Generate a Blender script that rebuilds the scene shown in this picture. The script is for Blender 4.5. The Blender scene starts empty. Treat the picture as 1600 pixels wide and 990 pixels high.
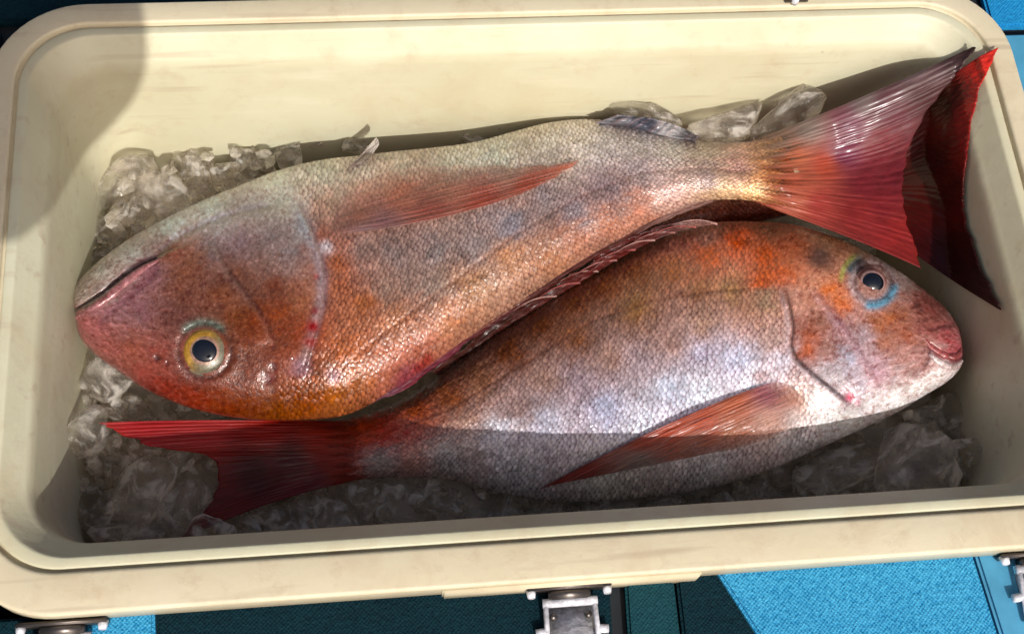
import bpy, bmesh, math, random
import numpy as np
from mathutils import Vector, Matrix, Euler, noise as mnoise

random.seed(7)
rng = np.random.default_rng(7)
scene = bpy.context.scene
COL = scene.collection

# ------------------------------------------------------------------ camera
# The rim of the cooler is the plane z = 0 (metres); x runs along the cooler, y away from the viewer.
R = np.array([[0.9936, 0.0485, -0.1023], [-0.0851, 0.9160, -0.3920], [0.0747, 0.3981, 0.9143]])
CAM = np.array([-0.0859, -0.2946, 0.6041])
F, CX, CY = 2010.0, 800.0, 495.0
cam_d = bpy.data.cameras.new("camera")
cam = bpy.data.objects.new("camera", cam_d); COL.objects.link(cam)
m3 = Matrix(R.tolist()); m3 = m3.to_quaternion().to_matrix()
cam.matrix_world = Matrix.Translation(Vector(CAM)) @ m3.to_4x4()
cam_d.sensor_fit = 'HORIZONTAL'; cam_d.sensor_width = 36.0
cam_d.lens = F / 1600.0 * 36.0
cam_d.clip_start = 0.01; cam_d.clip_end = 500.0
scene.camera = cam
scene.render.resolution_x = 1024; scene.render.resolution_y = 633

# ------------------------------------------------------------------ light
SUN = Vector((0.22, -1.0, 0.90)).normalized()          # towards the sun
w = bpy.data.worlds.new("World"); scene.world = w; w.use_nodes = True
wn = w.node_tree.nodes; wl = w.node_tree.links
sky = wn.new("ShaderNodeTexSky"); sky.sky_type = 'NISHITA'; sky.sun_disc = False
sky.dust_density = 6.0; sky.air_density = 0.7; sky.ozone_density = 0.4; sky.sun_elevation = math.asin(SUN.z); sky.sun_rotation = math.atan2(SUN.x, SUN.y)
wl.new(sky.outputs[0], wn["Background"].inputs[0]); wn["Background"].inputs[1].default_value = 0.105
sl = bpy.data.lights.new("sun", 'SUN'); sl.energy = 3.75; sl.angle = math.radians(0.53); sl.color = (1.0, 0.98, 0.94)
so = bpy.data.objects.new("sun", sl); COL.objects.link(so)
so.rotation_euler = SUN.to_track_quat('Z', 'Y').to_euler(); so.location = (1, -2, 2)
vs = scene.view_settings
vs.view_transform = 'Standard'; vs.look = 'None'; vs.exposure = -0.08; vs.gamma = 1.0; vs.use_curve_mapping = False
scene.render.engine = 'CYCLES'
cy = scene.cycles
cy.max_bounces = 14; cy.transmission_bounces = 12; cy.transparent_max_bounces = 10
cy.caustics_reflective = False; cy.caustics_refractive = True; cy.blur_glossy = 1.0
cy.sample_clamp_indirect = 4.0
cy.use_denoising = True

# ------------------------------------------------------------------ helpers
def ray(u, v):
    u = np.asarray(u, float); v = np.asarray(v, float)
    d = np.stack([u - CX, -(v - CY), np.full_like(u, -F)], -1)
    return d @ R.T
def P(u, v, z):
    """measured photo point (1600 px wide) at a known height -> world"""
    u, v, z = np.broadcast_arrays(np.asarray(u, float), np.asarray(v, float), np.asarray(z, float))
    r = ray(u, v)
    k = (z - CAM[2]) / r[..., 2]
    return CAM + r * k[..., None]
def Px(u, v, x):
    r = ray(u, v); return CAM + r * ((x - CAM[0]) / r[0])
def Py(u, v, y):
    r = ray(u, v); return CAM + r * ((y - CAM[1]) / r[1])
def to_px(w_):
    c = (np.asarray(w_) - CAM) @ R
    return CX - F * c[..., 0] / c[..., 2], CY + F * c[..., 1] / c[..., 2]

def s2l(c):
    c = np.asarray(c, float) / 255.0
    return np.where(c <= 0.04045, c / 12.92, ((c + 0.055) / 1.055) ** 2.4)
def smooth(a, b, x):
    t = np.clip((x - a) / (b - a), 0, 1); return t * t * (3 - 2 * t)
def catmull(pts, ts):
    pts = np.asarray(pts, float); n = len(pts)
    x = np.clip(np.asarray(ts, float), 0, 1) * (n - 1)
    i = np.minimum(x.astype(int), n - 2); f = (x - i)[:, None]
    p0 = pts[np.maximum(i - 1, 0)]; p1 = pts[i]; p2 = pts[i + 1]; p3 = pts[np.minimum(i + 2, n - 1)]
    return 0.5 * (2 * p1 + (p2 - p0) * f + (2 * p0 - 5 * p1 + 4 * p2 - p3) * f ** 2 + (-p0 + 3 * p1 - 3 * p2 + p3) * f ** 3)
def resample(pts, n, closed=False):
    """n points evenly along a smooth curve through pts"""
    d = catmull(pts, np.linspace(0, 1, 40 * len(pts)))
    L = np.r_[0, np.cumsum(np.linalg.norm(np.diff(d, axis=0), axis=1))]
    q = np.linspace(0, L[-1], n)
    return np.stack([np.interp(q, L, d[:, k]) for k in range(d.shape[1])], -1)
def polydist(px, py, line):
    """distance to a polyline and the side (+ left of travel in image, y down)"""
    best = np.full(px.shape, 1e9); side = np.zeros(px.shape); al = np.zeros(px.shape)
    line = np.asarray(line, float)
    for k in range(len(line) - 1):
        a, b = line[k], line[k + 1]; ab = b - a; l2 = ab @ ab
        t = np.clip(((px - a[0]) * ab[0] + (py - a[1]) * ab[1]) / l2, 0, 1)
        dx = px - a[0] - t * ab[0]; dy = py - a[1] - t * ab[1]
        d = np.hypot(dx, dy); cr = np.sign(ab[0] * dy - ab[1] * dx)
        m = d < best
        best = np.where(m, d, best); side = np.where(m, cr, side); al = np.where(m, (k + t) / (len(line) - 1), al)
    return best, side, al
def vnoise(px, py, scale, seed=0.0):
    f = np.vectorize(lambda a, b: mnoise.noise((a / scale, b / scale, seed)))
    return f(px, py)
def fbm_grid(shape, cells, seed):
    """cheap smooth noise on a grid, about -1..1"""
    r = np.random.default_rng(seed); out = np.zeros(shape); amp = 1.0
    for k in range(4):
        cy_, cx_ = max(2, int(cells[0] * 2 ** k)), max(2, int(cells[1] * 2 ** k))
        g = r.uniform(-1, 1, (cy_ + 2, cx_ + 2))
        y = np.linspace(0, cy_, shape[0]); x = np.linspace(0, cx_, shape[1])
        yi, xi = y.astype(int), x.astype(int); fy, fx = (y - yi), (x - xi)
        fy = fy * fy * (3 - 2 * fy); fx = fx * fx * (3 - 2 * fx)
        a = g[yi][:, xi] * (1 - fx) + g[yi][:, xi + 1] * fx
        b = g[yi + 1][:, xi] * (1 - fx) + g[yi + 1][:, xi + 1] * fx
        out += amp * (a * (1 - fy)[:, None] + b * fy[:, None]); amp *= 0.55
    return out

def tag(o, label=None, cat=None, group=None, kind=None):
    if label: o['label'] = label
    if cat: o['category'] = cat
    if group: o['group'] = group
    if kind: o['kind'] = kind
    return o
def empty(name, loc):
    o = bpy.data.objects.new(name, None); COL.objects.link(o); o.location = loc; o.empty_display_size = 0.02
    return o
def link(name, me, mat, parent=None, smooth_=True):
    if mat: me.materials.append(mat)
    if smooth_: me.polygons.foreach_set("use_smooth", [True] * len(me.polygons))
    o = bpy.data.objects.new(name, me); COL.objects.link(o)
    if parent:
        o.parent = parent
        pl = Vector((0, 0, 0)); q = parent
        while q: pl += q.location; q = q.parent
        o.location = -pl                                   # meshes are written in world metres
    return o
def grid_mesh(name, V, flip=False, closed_u=False):
    """V: (n, m, 3) grid"""
    n, m, _ = V.shape
    idx = np.arange(n * m).reshape(n, m)
    if closed_u: idx = np.vstack([idx, idx[:1]])
    a, b, c, d = idx[:-1, :-1].ravel(), idx[1:, :-1].ravel(), idx[1:, 1:].ravel(), idx[:-1, 1:].ravel()
    f = np.stack([a, b, c, d] if not flip else [d, c, b, a], -1)
    me = bpy.data.meshes.new(name)
    me.from_pydata(V.reshape(-1, 3).tolist(), [], f.tolist())
    return me
def set_attr(me, name, data, typ):
    at = me.attributes.new(name, typ, 'POINT')
    data = np.asarray(data, np.float32)
    if typ == 'FLOAT_COLOR': at.data.foreach_set("color", np.c_[data, np.ones(len(data))].astype(np.float32).ravel())
    elif typ == 'FLOAT_VECTOR': at.data.foreach_set("vector", data.ravel())
    else: at.data.foreach_set("value", data.ravel())
def bm_obj(name, bm, mat, parent=None, smooth_=False, bevel=0.0, segs=2):
    if bevel:
        bmesh.ops.bevel(bm, geom=[e for e in bm.edges], offset=bevel, segments=segs, affect='EDGES', clamp_overlap=True)
    me = bpy.data.meshes.new(name); bm.to_mesh(me); bm.free()
    return link(name, me, mat, parent, smooth_)
def box(bm, c, s, rot=None):
    M = Matrix.Translation(Vector(c)) @ (rot.to_4x4() if rot else Matrix.Identity(4)) @ Matrix.Diagonal((*s, 1))
    return bmesh.ops.create_cube(bm, size=1.0, matrix=M)
def cyl(bm, a, b, r, n=14, r2=None):
    a = Vector(a); b = Vector(b); d = b - a
    M = Matrix.Translation((a + b) / 2) @ d.to_track_quat('Z', 'Y').to_matrix().to_4x4()
    return bmesh.ops.create_cone(bm, cap_ends=True, segments=n, radius1=r, radius2=r if r2 is None else r2, depth=d.length, matrix=M)

# ------------------------------------------------------------------ materials
class NT:
    def __init__(s, name):
        s.m = bpy.data.materials.new(name); s.m.use_nodes = True
        s.n = s.m.node_tree.nodes; s.l = s.m.node_tree.links
        s.p = s.n["Principled BSDF"]; s.out = s.n["Material Output"]
    def new(s, t, **kw):
        x = s.n.new(t)
        for k, v in kw.items(): setattr(x, k, v)
        return x
    def to(s, a, b): s.l.new(a, b)
    def val(s, sock, v): sock.default_value = v
    def math(s, op, a, b=None, c=None, clamp=False):
        x = s.n.new("ShaderNodeMath"); x.operation = op; x.use_clamp = clamp
        for i, q in enumerate((a, b, c)):
            if q is None: continue
            if isinstance(q, (int, float)): x.inputs[i].default_value = q
            else: s.l.new(q, x.inputs[i])
        return x.outputs[0]
    def vmath(s, op, a, b=None, scale=None):
        x = s.n.new("ShaderNodeVectorMath"); x.operation = op
        for i, q in enumerate((a, b)):
            if q is None: continue
            if isinstance(q, (tuple, list)): x.inputs[i].default_value = q
            else: s.l.new(q, x.inputs[i])
        if scale is not None:
            if isinstance(scale, (int, float)): x.inputs["Scale"].default_value = scale
            else: s.l.new(scale, x.inputs["Scale"])
        return x.outputs[0]
    def mix(s, fac, a, b, blend='MIX'):
        x = s.n.new("ShaderNodeMix"); x.data_type = 'RGBA'; x.blend_type = blend; x.clamp_factor = True
        for sock, q in ((x.inputs[0], fac), (x.inputs[6], a), (x.inputs[7], b)):
            if isinstance(q, (int, float)): sock.default_value = q
            elif isinstance(q, (tuple, list)): sock.default_value = (*q[:3], 1)
            else: s.l.new(q, sock)
        return x.outputs[2]
    def ramp(s, fac, stops):
        x = s.n.new("ShaderNodeValToRGB"); e = x.color_ramp.elements
        while len(e) > 1: e.remove(e[-1])
        for i, (p, c) in enumerate(stops):
            q = e[0] if i == 0 else e.new(p)
            q.position = p; q.color = (*c, 1) if not isinstance(c, (int, float)) else (c, c, c, 1)
        s.l.new(fac, x.inputs[0]); return x.outputs[0]
    def noise(s, vec, scale, detail=4, rough=0.55, dist=0.0):
        x = s.n.new("ShaderNodeTexNoise"); x.inputs["Scale"].default_value = scale
        x.inputs["Detail"].default_value = detail; x.inputs["Roughness"].default_value = rough; x.inputs["Distortion"].default_value = dist
        if vec is not None: s.l.new(vec, x.inputs["Vector"])
        return x
    def attr(s, name):
        x = s.n.new("ShaderNodeAttribute"); x.attribute_name = name; return x
    def bump(s, h, strength=0.3, dist=0.001, normal=None):
        x = s.n.new("ShaderNodeBump"); x.inputs["Strength"].default_value = strength; x.inputs["Distance"].default_value = dist
        s.l.new(h, x.inputs["Height"])
        if normal is not None: s.l.new(normal, x.inputs["Normal"])
        return x.outputs[0]

def mat_fish():
    t = NT("fish_skin"); p = t.p
    col = t.attr("Col"); sc = t.attr("scaly").outputs["Fac"]; uv = t.attr("skin_uv").outputs["Vector"]
    sep = t.new("ShaderNodeSeparateXYZ"); t.to(uv, sep.inputs[0])
    a = t.math('ADD', t.math('DIVIDE', sep.outputs[0], 0.0036), t.math('DIVIDE', sep.outputs[1], 0.0038))
    b = t.math('SUBTRACT', t.math('DIVIDE', sep.outputs[0], 0.0036), t.math('DIVIDE', sep.outputs[1], 0.0038))
    cv = t.new("ShaderNodeCombineXYZ"); t.to(a, cv.inputs[0]); t.to(b, cv.inputs[1])
    wob = t.noise(uv, 160, 2)
    v2 = t.vmath('ADD', cv.outputs[0], t.vmath('SCALE', t.vmath('SUBTRACT', wob.outputs["Color"], (0.5, 0.5, 0.5)), scale=0.7))
    vor = t.new("ShaderNodeTexVoronoi"); vor.voronoi_dimensions = '2D'; vor.feature = 'F1'
    vor.inputs["Scale"].default_value = 1.0; vor.inputs["Randomness"].default_value = 0.50
    t.to(v2, vor.inputs["Vector"])
    dist = vor.outputs["Distance"]; cell = vor.outputs["Color"]
    cs = t.new("ShaderNodeSeparateColor"); t.to(cell, cs.inputs[0])
    # place inside the scale along the body: 0 at its root, 1 at its free rear edge
    dv = t.vmath('SUBTRACT', v2, vor.outputs["Position"]); ds = t.new("ShaderNodeSeparateXYZ"); t.to(dv, ds.inputs[0])
    along = t.math('ADD', ds.outputs[0], ds.outputs[1])
    al01 = t.math('ADD', 0.5, t.math('MULTIPLY', along, 0.62), clamp=True)
    # colour: each scale a little lighter / darker / warmer, dark seams, its free edge's shadow painted in
    fine = t.noise(uv, 420, 3).outputs["Fac"]
    mid = t.noise(t.vmath('MULTIPLY', uv, (0.45, 1, 1)), 90, 4).outputs["Fac"]
    k = t.math('ADD', 0.80, t.math('MULTIPLY', cs.outputs[0], 0.40))
    kk = t.mix(sc, (1, 1, 1), k)
    base = t.mix(1.0, col.outputs["Color"], kk, 'MULTIPLY')
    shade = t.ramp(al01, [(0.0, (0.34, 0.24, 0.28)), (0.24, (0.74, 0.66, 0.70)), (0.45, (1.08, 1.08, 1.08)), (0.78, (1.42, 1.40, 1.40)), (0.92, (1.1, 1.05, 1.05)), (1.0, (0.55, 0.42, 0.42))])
    shade_wear = t.ramp(t.noise(uv, 55, 4, 0.6).outputs['Fac'], [(0.35, 0.45), (0.62, 1.0)])
    base = t.mix(t.math('MULTIPLY', sc, t.math('MULTIPLY', shade_wear, 0.85)), base, t.mix(1.0, base, shade, 'MULTIPLY'))
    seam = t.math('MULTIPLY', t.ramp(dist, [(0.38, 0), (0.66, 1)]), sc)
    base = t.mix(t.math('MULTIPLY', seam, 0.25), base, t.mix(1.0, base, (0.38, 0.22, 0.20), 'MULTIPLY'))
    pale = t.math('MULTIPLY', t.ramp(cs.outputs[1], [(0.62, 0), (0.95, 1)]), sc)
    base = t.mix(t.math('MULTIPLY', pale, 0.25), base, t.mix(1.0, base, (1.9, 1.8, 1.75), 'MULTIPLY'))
    mot = t.ramp(mid, [(0.30, 0.84), (0.5, 1.0), (0.72, 1.14)])
    base = t.mix(1.0, base, mot, 'MULTIPLY')
    spk = t.ramp(fine, [(0.36, 0.84), (0.52, 1.0), (0.68, 1.18)])
    base = t.mix(1.0, base, spk, 'MULTIPLY')
    inv = t.math('SUBTRACT', 1.0, sc)
    hn = t.noise(uv, 400, 3, 0.7); hc = t.new("ShaderNodeSeparateColor"); t.to(hn.outputs["Color"], hc.inputs[0])
    base = t.mix(t.math('MULTIPLY', t.ramp(hc.outputs[0], [(0.50, 0), (0.64, 0.8)]), t.math('ADD', 0.25, t.math('MULTIPLY', inv, 0.75))), base, t.mix(1.0, t.mix(1.0, base, (1.5, 1.6, 1.75), 'MULTIPLY'), (0.03, 0.022, 0.02), 'ADD'))
    base = t.mix(t.math('MULTIPLY', t.ramp(hc.outputs[1], [(0.50, 0), (0.64, 0.9)]), t.math('ADD', 0.25, t.math('MULTIPLY', inv, 0.75))), base, t.mix(1.0, base, (0.55, 0.36, 0.34), 'MULTIPLY'))
    hs = t.new("ShaderNodeHueSaturation"); hs.inputs["Saturation"].default_value = 1.06; hs.inputs["Value"].default_value = 0.97; t.to(base, hs.inputs["Color"])
    t.to(hs.outputs[0], p.inputs["Base Color"])
    # relief: domed overlapping scales, each tilted a little its own way; pores on the bare head
    nrm = t.new("ShaderNodeNewGeometry").outputs["Normal"]
    tilt = t.vmath('SCALE', t.vmath('SUBTRACT', cell, (0.5, 0.5, 0.5)), scale=t.math('MULTIPLY', sc, 0.30))
    n1 = t.vmath('NORMALIZE', t.vmath('ADD', nrm, tilt))
    hn_f = hn.outputs['Fac']
    hgt = t.math('ADD', t.math('MULTIPLY', t.math('ADD', t.math('MULTIPLY', t.math('SUBTRACT', 1.0, dist), 0.7), t.math('MULTIPLY', al01, 0.9)), sc),
                 t.math('ADD', t.math('MULTIPLY', hn_f, 1.1), t.math('MULTIPLY', mid, 0.9)))
    bp = t.bump(hgt, 0.55, 0.0008, n1)
    t.to(bp, p.inputs["Normal"])
    p.inputs["Roughness"].default_value = 0.36
    rr = t.math('ADD', 0.24, t.math('MULTIPLY', cs.outputs[2], 0.18)); t.to(rr, p.inputs["Roughness"])
    p.inputs["Specular IOR Level"].default_value = 0.42
    p.inputs["Metallic"].default_value = 0.10
    p.inputs["Coat Weight"].default_value = 0.40; p.inputs["Coat Roughness"].default_value = 0.09
    t.to(t.bump(t.math('ADD', t.noise(uv, 150, 3).outputs['Fac'], t.math('MULTIPLY', hgt, 0.35)), 0.5, 0.0016), p.inputs["Coat Normal"])
    p.inputs["Subsurface Weight"].default_value = 0.0
    return t.m

def mat_fin(name, trans=0.35, rough=0.3, alpha=1.0, web=0.7):
    t = NT(name); p = t.p
    col = t.attr("Col"); uv = t.attr("skin_uv").outputs["Vector"]
    st = t.noise(t.vmath('MULTIPLY', uv, (60, 6, 1)), 1.0, 3).outputs["Fac"]
    fn = t.noise(t.vmath('MULTIPLY', uv, (240, 18, 1)), 1.0, 2).outputs["Fac"]
    k = t.math('MULTIPLY', t.ramp(st, [(0.3, 0.76), (0.7, 1.18)]), t.ramp(fn, [(0.3, 0.8), (0.7, 1.18)]))
    c = t.mix(1.0, col.outputs["Color"], k, 'MULTIPLY')
    t.to(c, p.inputs["Base Color"]); p.inputs["Roughness"].default_value = rough
    p.inputs["Coat Weight"].default_value = 0.30; p.inputs["Coat Roughness"].default_value = 0.14; p.inputs["Specular IOR Level"].default_value = 0.3
    hb = t.math('ADD', t.math('MULTIPLY', st, 1.0), t.math('MULTIPLY', fn, 0.5))
    t.to(t.bump(hb, 0.35, 0.0008), p.inputs["Normal"])
    tr = t.new("ShaderNodeBsdfTranslucent"); t.to(c, tr.inputs[0])
    mx = t.new("ShaderNodeMixShader"); mx.inputs[0].default_value = trans
    t.to(p.outputs[0], mx.inputs[1]); t.to(tr.outputs[0], mx.inputs[2])
    if alpha < 1:
        tp = t.new("ShaderNodeBsdfTransparent"); m2 = t.new("ShaderNodeMixShader")
        aa = t.attr("alpha").outputs["Fac"]
        t.to(t.math('MULTIPLY', aa, t.ramp(st, [(0.3, web), (0.7, 1.0)])), m2.inputs[0])
        t.to(tp.outputs[0], m2.inputs[1]); t.to(mx.outputs[0], m2.inputs[2]); t.to(m2.outputs[0], t.out.inputs[0])
    else:
        t.to(mx.outputs[0], t.out.inputs[0])
    return t.m

def mat_plastic(name="cream_plastic", tan=0.0):
    t = NT(name); p = t.p
    tc = t.new("ShaderNodeTexCoord").outputs["Object"]
    big = t.noise(tc, 9, 5).outputs["Fac"]; sm = t.noise(tc, 60, 6, 0.7).outputs["Fac"]; md = t.noise(tc, 26, 6, 0.65, 0.6).outputs["Fac"]
    strk = t.noise(t.vmath('MULTIPLY', tc, (14, 14, 90)), 1.0, 4).outputs["Fac"]
    c = t.ramp(big, [(0.32, (0.53, 0.485, 0.325)), (0.52, (0.575, 0.545, 0.38)), (0.72, (0.605, 0.585, 0.43))])
    c = t.mix(tan, c, (0.66, 0.54, 0.37))
    c = t.mix(t.ramp(md, [(0.50, 0), (0.72, 0.30 + tan * 0.3)]), c, (0.50, 0.37, 0.23))
    c = t.mix(t.ramp(sm, [(0.54, 0), (0.76, 0.40 + tan * 0.3)]), c, (0.44, 0.32, 0.20))
    c = t.mix(t.ramp(strk, [(0.55, 0), (0.8, 0.25)]), c, (0.80, 0.76, 0.62))
    # long thin scuffs
    scf = t.noise(t.vmath('MULTIPLY', tc, (9, 120, 120)), 1.0, 2, 0.5).outputs["Fac"]
    c = t.mix(t.ramp(scf, [(0.62, 0), (0.74, 0.5)]), c, (0.40, 0.31, 0.21))
    # small dark specks
    vo = t.new("ShaderNodeTexVoronoi"); vo.inputs["Scale"].default_value = 42; t.to(tc, vo.inputs["Vector"])
    sp = t.new("ShaderNodeSeparateColor"); t.to(vo.outputs["Color"], sp.inputs[0])
    dot = t.math('MULTIPLY', t.math('LESS_THAN', vo.outputs["Distance"], t.math('MULTIPLY', sp.outputs[1], 0.065)), t.math('GREATER_THAN', sp.outputs[0], 0.72))
    c = t.mix(t.math('MULTIPLY', dot, t.math('ADD', 0.2, t.math('MULTIPLY', sp.outputs[2], 0.6))), c, (0.12, 0.08, 0.05))
    t.to(c, p.inputs["Base Color"])
    t.to(t.math('ADD', 0.36, t.math('MULTIPLY', sm, 0.3)), p.inputs["Roughness"])
    t.to(t.bump(t.math('ADD', big, t.math('ADD', t.math('MULTIPLY', sm, 0.3), t.math('MULTIPLY', md, 0.4))), 0.25, 0.004), p.inputs["Normal"])
    return t.m

def mat_ice(name="clear_ice", NSC=(1.2, 4.5), haze=0.02, BST=0.40):
    t = NT(name); p = t.p
    tc = t.new("ShaderNodeTexCoord").outputs["Object"]
    inf = t.new("ShaderNodeObjectInfo").outputs["Random"]
    off = t.vmath('ADD', tc, t.vmath('SCALE', (1, 2, 3), scale=inf)) if False else tc
    n1 = t.noise(off, NSC[0], 5, 0.6, 0.5).outputs["Fac"]; n2 = t.noise(off, NSC[1], 4).outputs["Fac"]
    cloud = t.ramp(n1, [(0.45, 0.04), (0.52, 0.40), (0.60, 1.0)])
    p.inputs["Base Color"].default_value = (0.98, 0.96, 0.93, 1)
    p.inputs["IOR"].default_value = 1.42
    p.inputs["Transmission Weight"].default_value = 1.0
    t.to(t.math('ADD', 0.01, t.math('MULTIPLY', n2, 0.07)), p.inputs["Roughness"])
    bp = t.bump(t.math('ADD', n1, t.math('MULTIPLY', n2, 0.35)), BST, 0.006)
    t.to(bp, p.inputs["Normal"])
    # air and cracks inside let part of the light straight through and scatter part of it
    tp = t.new("ShaderNodeBsdfTransparent"); tp.inputs[0].default_value = (0.97, 0.95, 0.92, 1)
    m1 = t.new("ShaderNodeMixShader"); m1.inputs[0].default_value = 0.50
    t.to(p.outputs[0], m1.inputs[1]); t.to(tp.outputs[0], m1.inputs[2])
    df = t.new("ShaderNodeBsdfDiffuse"); df.inputs[0].default_value = (0.96, 0.90, 0.82, 1); t.to(bp, df.inputs["Normal"])
    tl = t.new("ShaderNodeBsdfTranslucent"); tl.inputs[0].default_value = (0.96, 0.90, 0.82, 1); t.to(bp, tl.inputs["Normal"])
    m2 = t.new("ShaderNodeMixShader"); m2.inputs[0].default_value = 0.6; t.to(df.outputs[0], m2.inputs[1]); t.to(tl.outputs[0], m2.inputs[2])
    mx = t.new("ShaderNodeMixShader"); t.to(t.math('ADD', haze, t.math('MULTIPLY', cloud, 0.85), clamp=True), mx.inputs[0])
    t.to(m1.outputs[0], mx.inputs[1]); t.to(m2.outputs[0], mx.inputs[2]); t.to(mx.outputs[0], t.out.inputs[0])
    return t.m

def mat_weave(name, c1, c2, scale=900):
    t = NT(name); p = t.p
    tc = t.new("ShaderNodeTexCoord").outputs["Object"]
    sp = t.new("ShaderNodeSeparateXYZ"); t.to(tc, sp.inputs[0])
    wx = t.math('SINE', t.math('MULTIPLY', sp.outputs[0], scale * 2)); 
    wy = t.math('SINE', t.math('MULTIPLY', t.math('ADD', sp.outputs[1], sp.outputs[2]), scale * 2))
    wv = t.math('MULTIPLY', wx, wy)
    n = t.noise(tc, 520, 3, 0.75).outputs["Fac"]; nb = t.noise(tc, 20, 4).outputs["Fac"]
    f = t.math('ADD', t.math('MULTIPLY', wv, 0.12), t.math('ADD', t.math('MULTIPLY', n, 1.0), t.math('MULTIPLY', nb, 0.3)))
    c = t.ramp(f, [(0.44, c1), (0.86, c2)])
    t.to(c, p.inputs["Base Color"]); p.inputs["Roughness"].default_value = 0.7; p.inputs["Specular IOR Level"].default_value = 0.12
    t.to(t.bump(f, 0.8, 0.0012), p.inputs["Normal"])
    return t.m

def mat_simple(name, col, rough=0.5, metal=0.0, nscale=40, var=0.25, bump=0.2, coat=0.0, spec=0.5):
    t = NT(name); p = t.p
    tc = t.new("ShaderNodeTexCoord").outputs["Object"]
    n = t.noise(tc, nscale, 5, 0.6).outputs["Fac"]
    lo = tuple(c * (1 - var) for c in col); hi = tuple(min(1, c * (1 + var)) for c in col)
    t.to(t.ramp(n, [(0.3, lo), (0.7, hi)]), p.inputs["Base Color"])
    p.inputs["Roughness"].default_value = rough; p.inputs["Metallic"].default_value = metal
    p.inputs["Coat Weight"].default_value = coat; p.inputs["Specular IOR Level"].default_value = spec
    if bump: t.to(t.bump(n, bump, 0.001), p.inputs["Normal"])
    return t.m

M_FISH = mat_fish()
M_TAIL = mat_fin("tail_fin_membrane", 0.30, 0.40, 0.99, 1.0)
M_FIN = mat_fin("clear_fin_membrane", 0.30, 0.32, alpha=0.8, web=0.45)
M_CREAM = mat_plastic(); M_RIM = mat_plastic('weathered_cream_plastic', 0.55)
M_ICE = mat_ice(); M_CHIP = mat_ice('ice_chip', (60, 220), 0.0, 0.3); M_BED = mat_ice('crushed_ice_mass', (55, 170), 0.80, 0.7)
M_BLUE = mat_weave("blue_textured_shell", (0.004, 0.16, 0.36), (0.075, 0.42, 0.68), 1500)
M_SHADE_TEAL = mat_weave("shaded_mat_teal", (0.0003, 0.010, 0.017), (0.0015, 0.024, 0.034), 1500)  # shade is mixed into this mat colour
M_DECK = mat_weave("blue_deck_mat", (0.008, 0.17, 0.42), (0.02, 0.30, 0.60), 1500)
M_DECK2 = mat_simple("pale_blue_deck_paint", (0.07, 0.30, 0.48), 0.5, 0, 30, 0.2)
M_STEEL = mat_simple("worn_steel", (0.66, 0.65, 0.69), 0.5, 0.15, 300, 0.35, 0.6)
M_DARKST = mat_simple("dark_steel", (0.14, 0.12, 0.11), 0.38, 0.9, 120, 0.3, 0.3)
M_PUPIL = mat_simple("pupil_black", (0.004, 0.006, 0.012), 0.10, 0, 40, 0.2, 0.0, 0.4)
M_STRAW = mat_simple("straw", (0.45, 0.33, 0.16), 0.8, 0, 200, 0.3, 0.4)

def mat_eye():
    t = NT("fish_iris"); p = t.p
    col = t.attr("Col"); tc = t.new("ShaderNodeTexCoord").outputs["Object"]
    n = t.noise(tc, 700, 4).outputs["Fac"]
    t.to(t.mix(1.0, col.outputs["Color"], t.ramp(n, [(0.3, 0.65), (0.7, 1.3)]), 'MULTIPLY'), p.inputs["Base Color"])
    p.inputs["Roughness"].default_value = 0.35; p.inputs["Metallic"].default_value = 0.1
    p.inputs["Coat Weight"].default_value = 0.25; p.inputs["Coat Roughness"].default_value = 0.04
    t.to(t.bump(n, 0.4, 0.0004), p.inputs["Normal"])
    return t.m
M_EYE = mat_eye()

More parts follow.
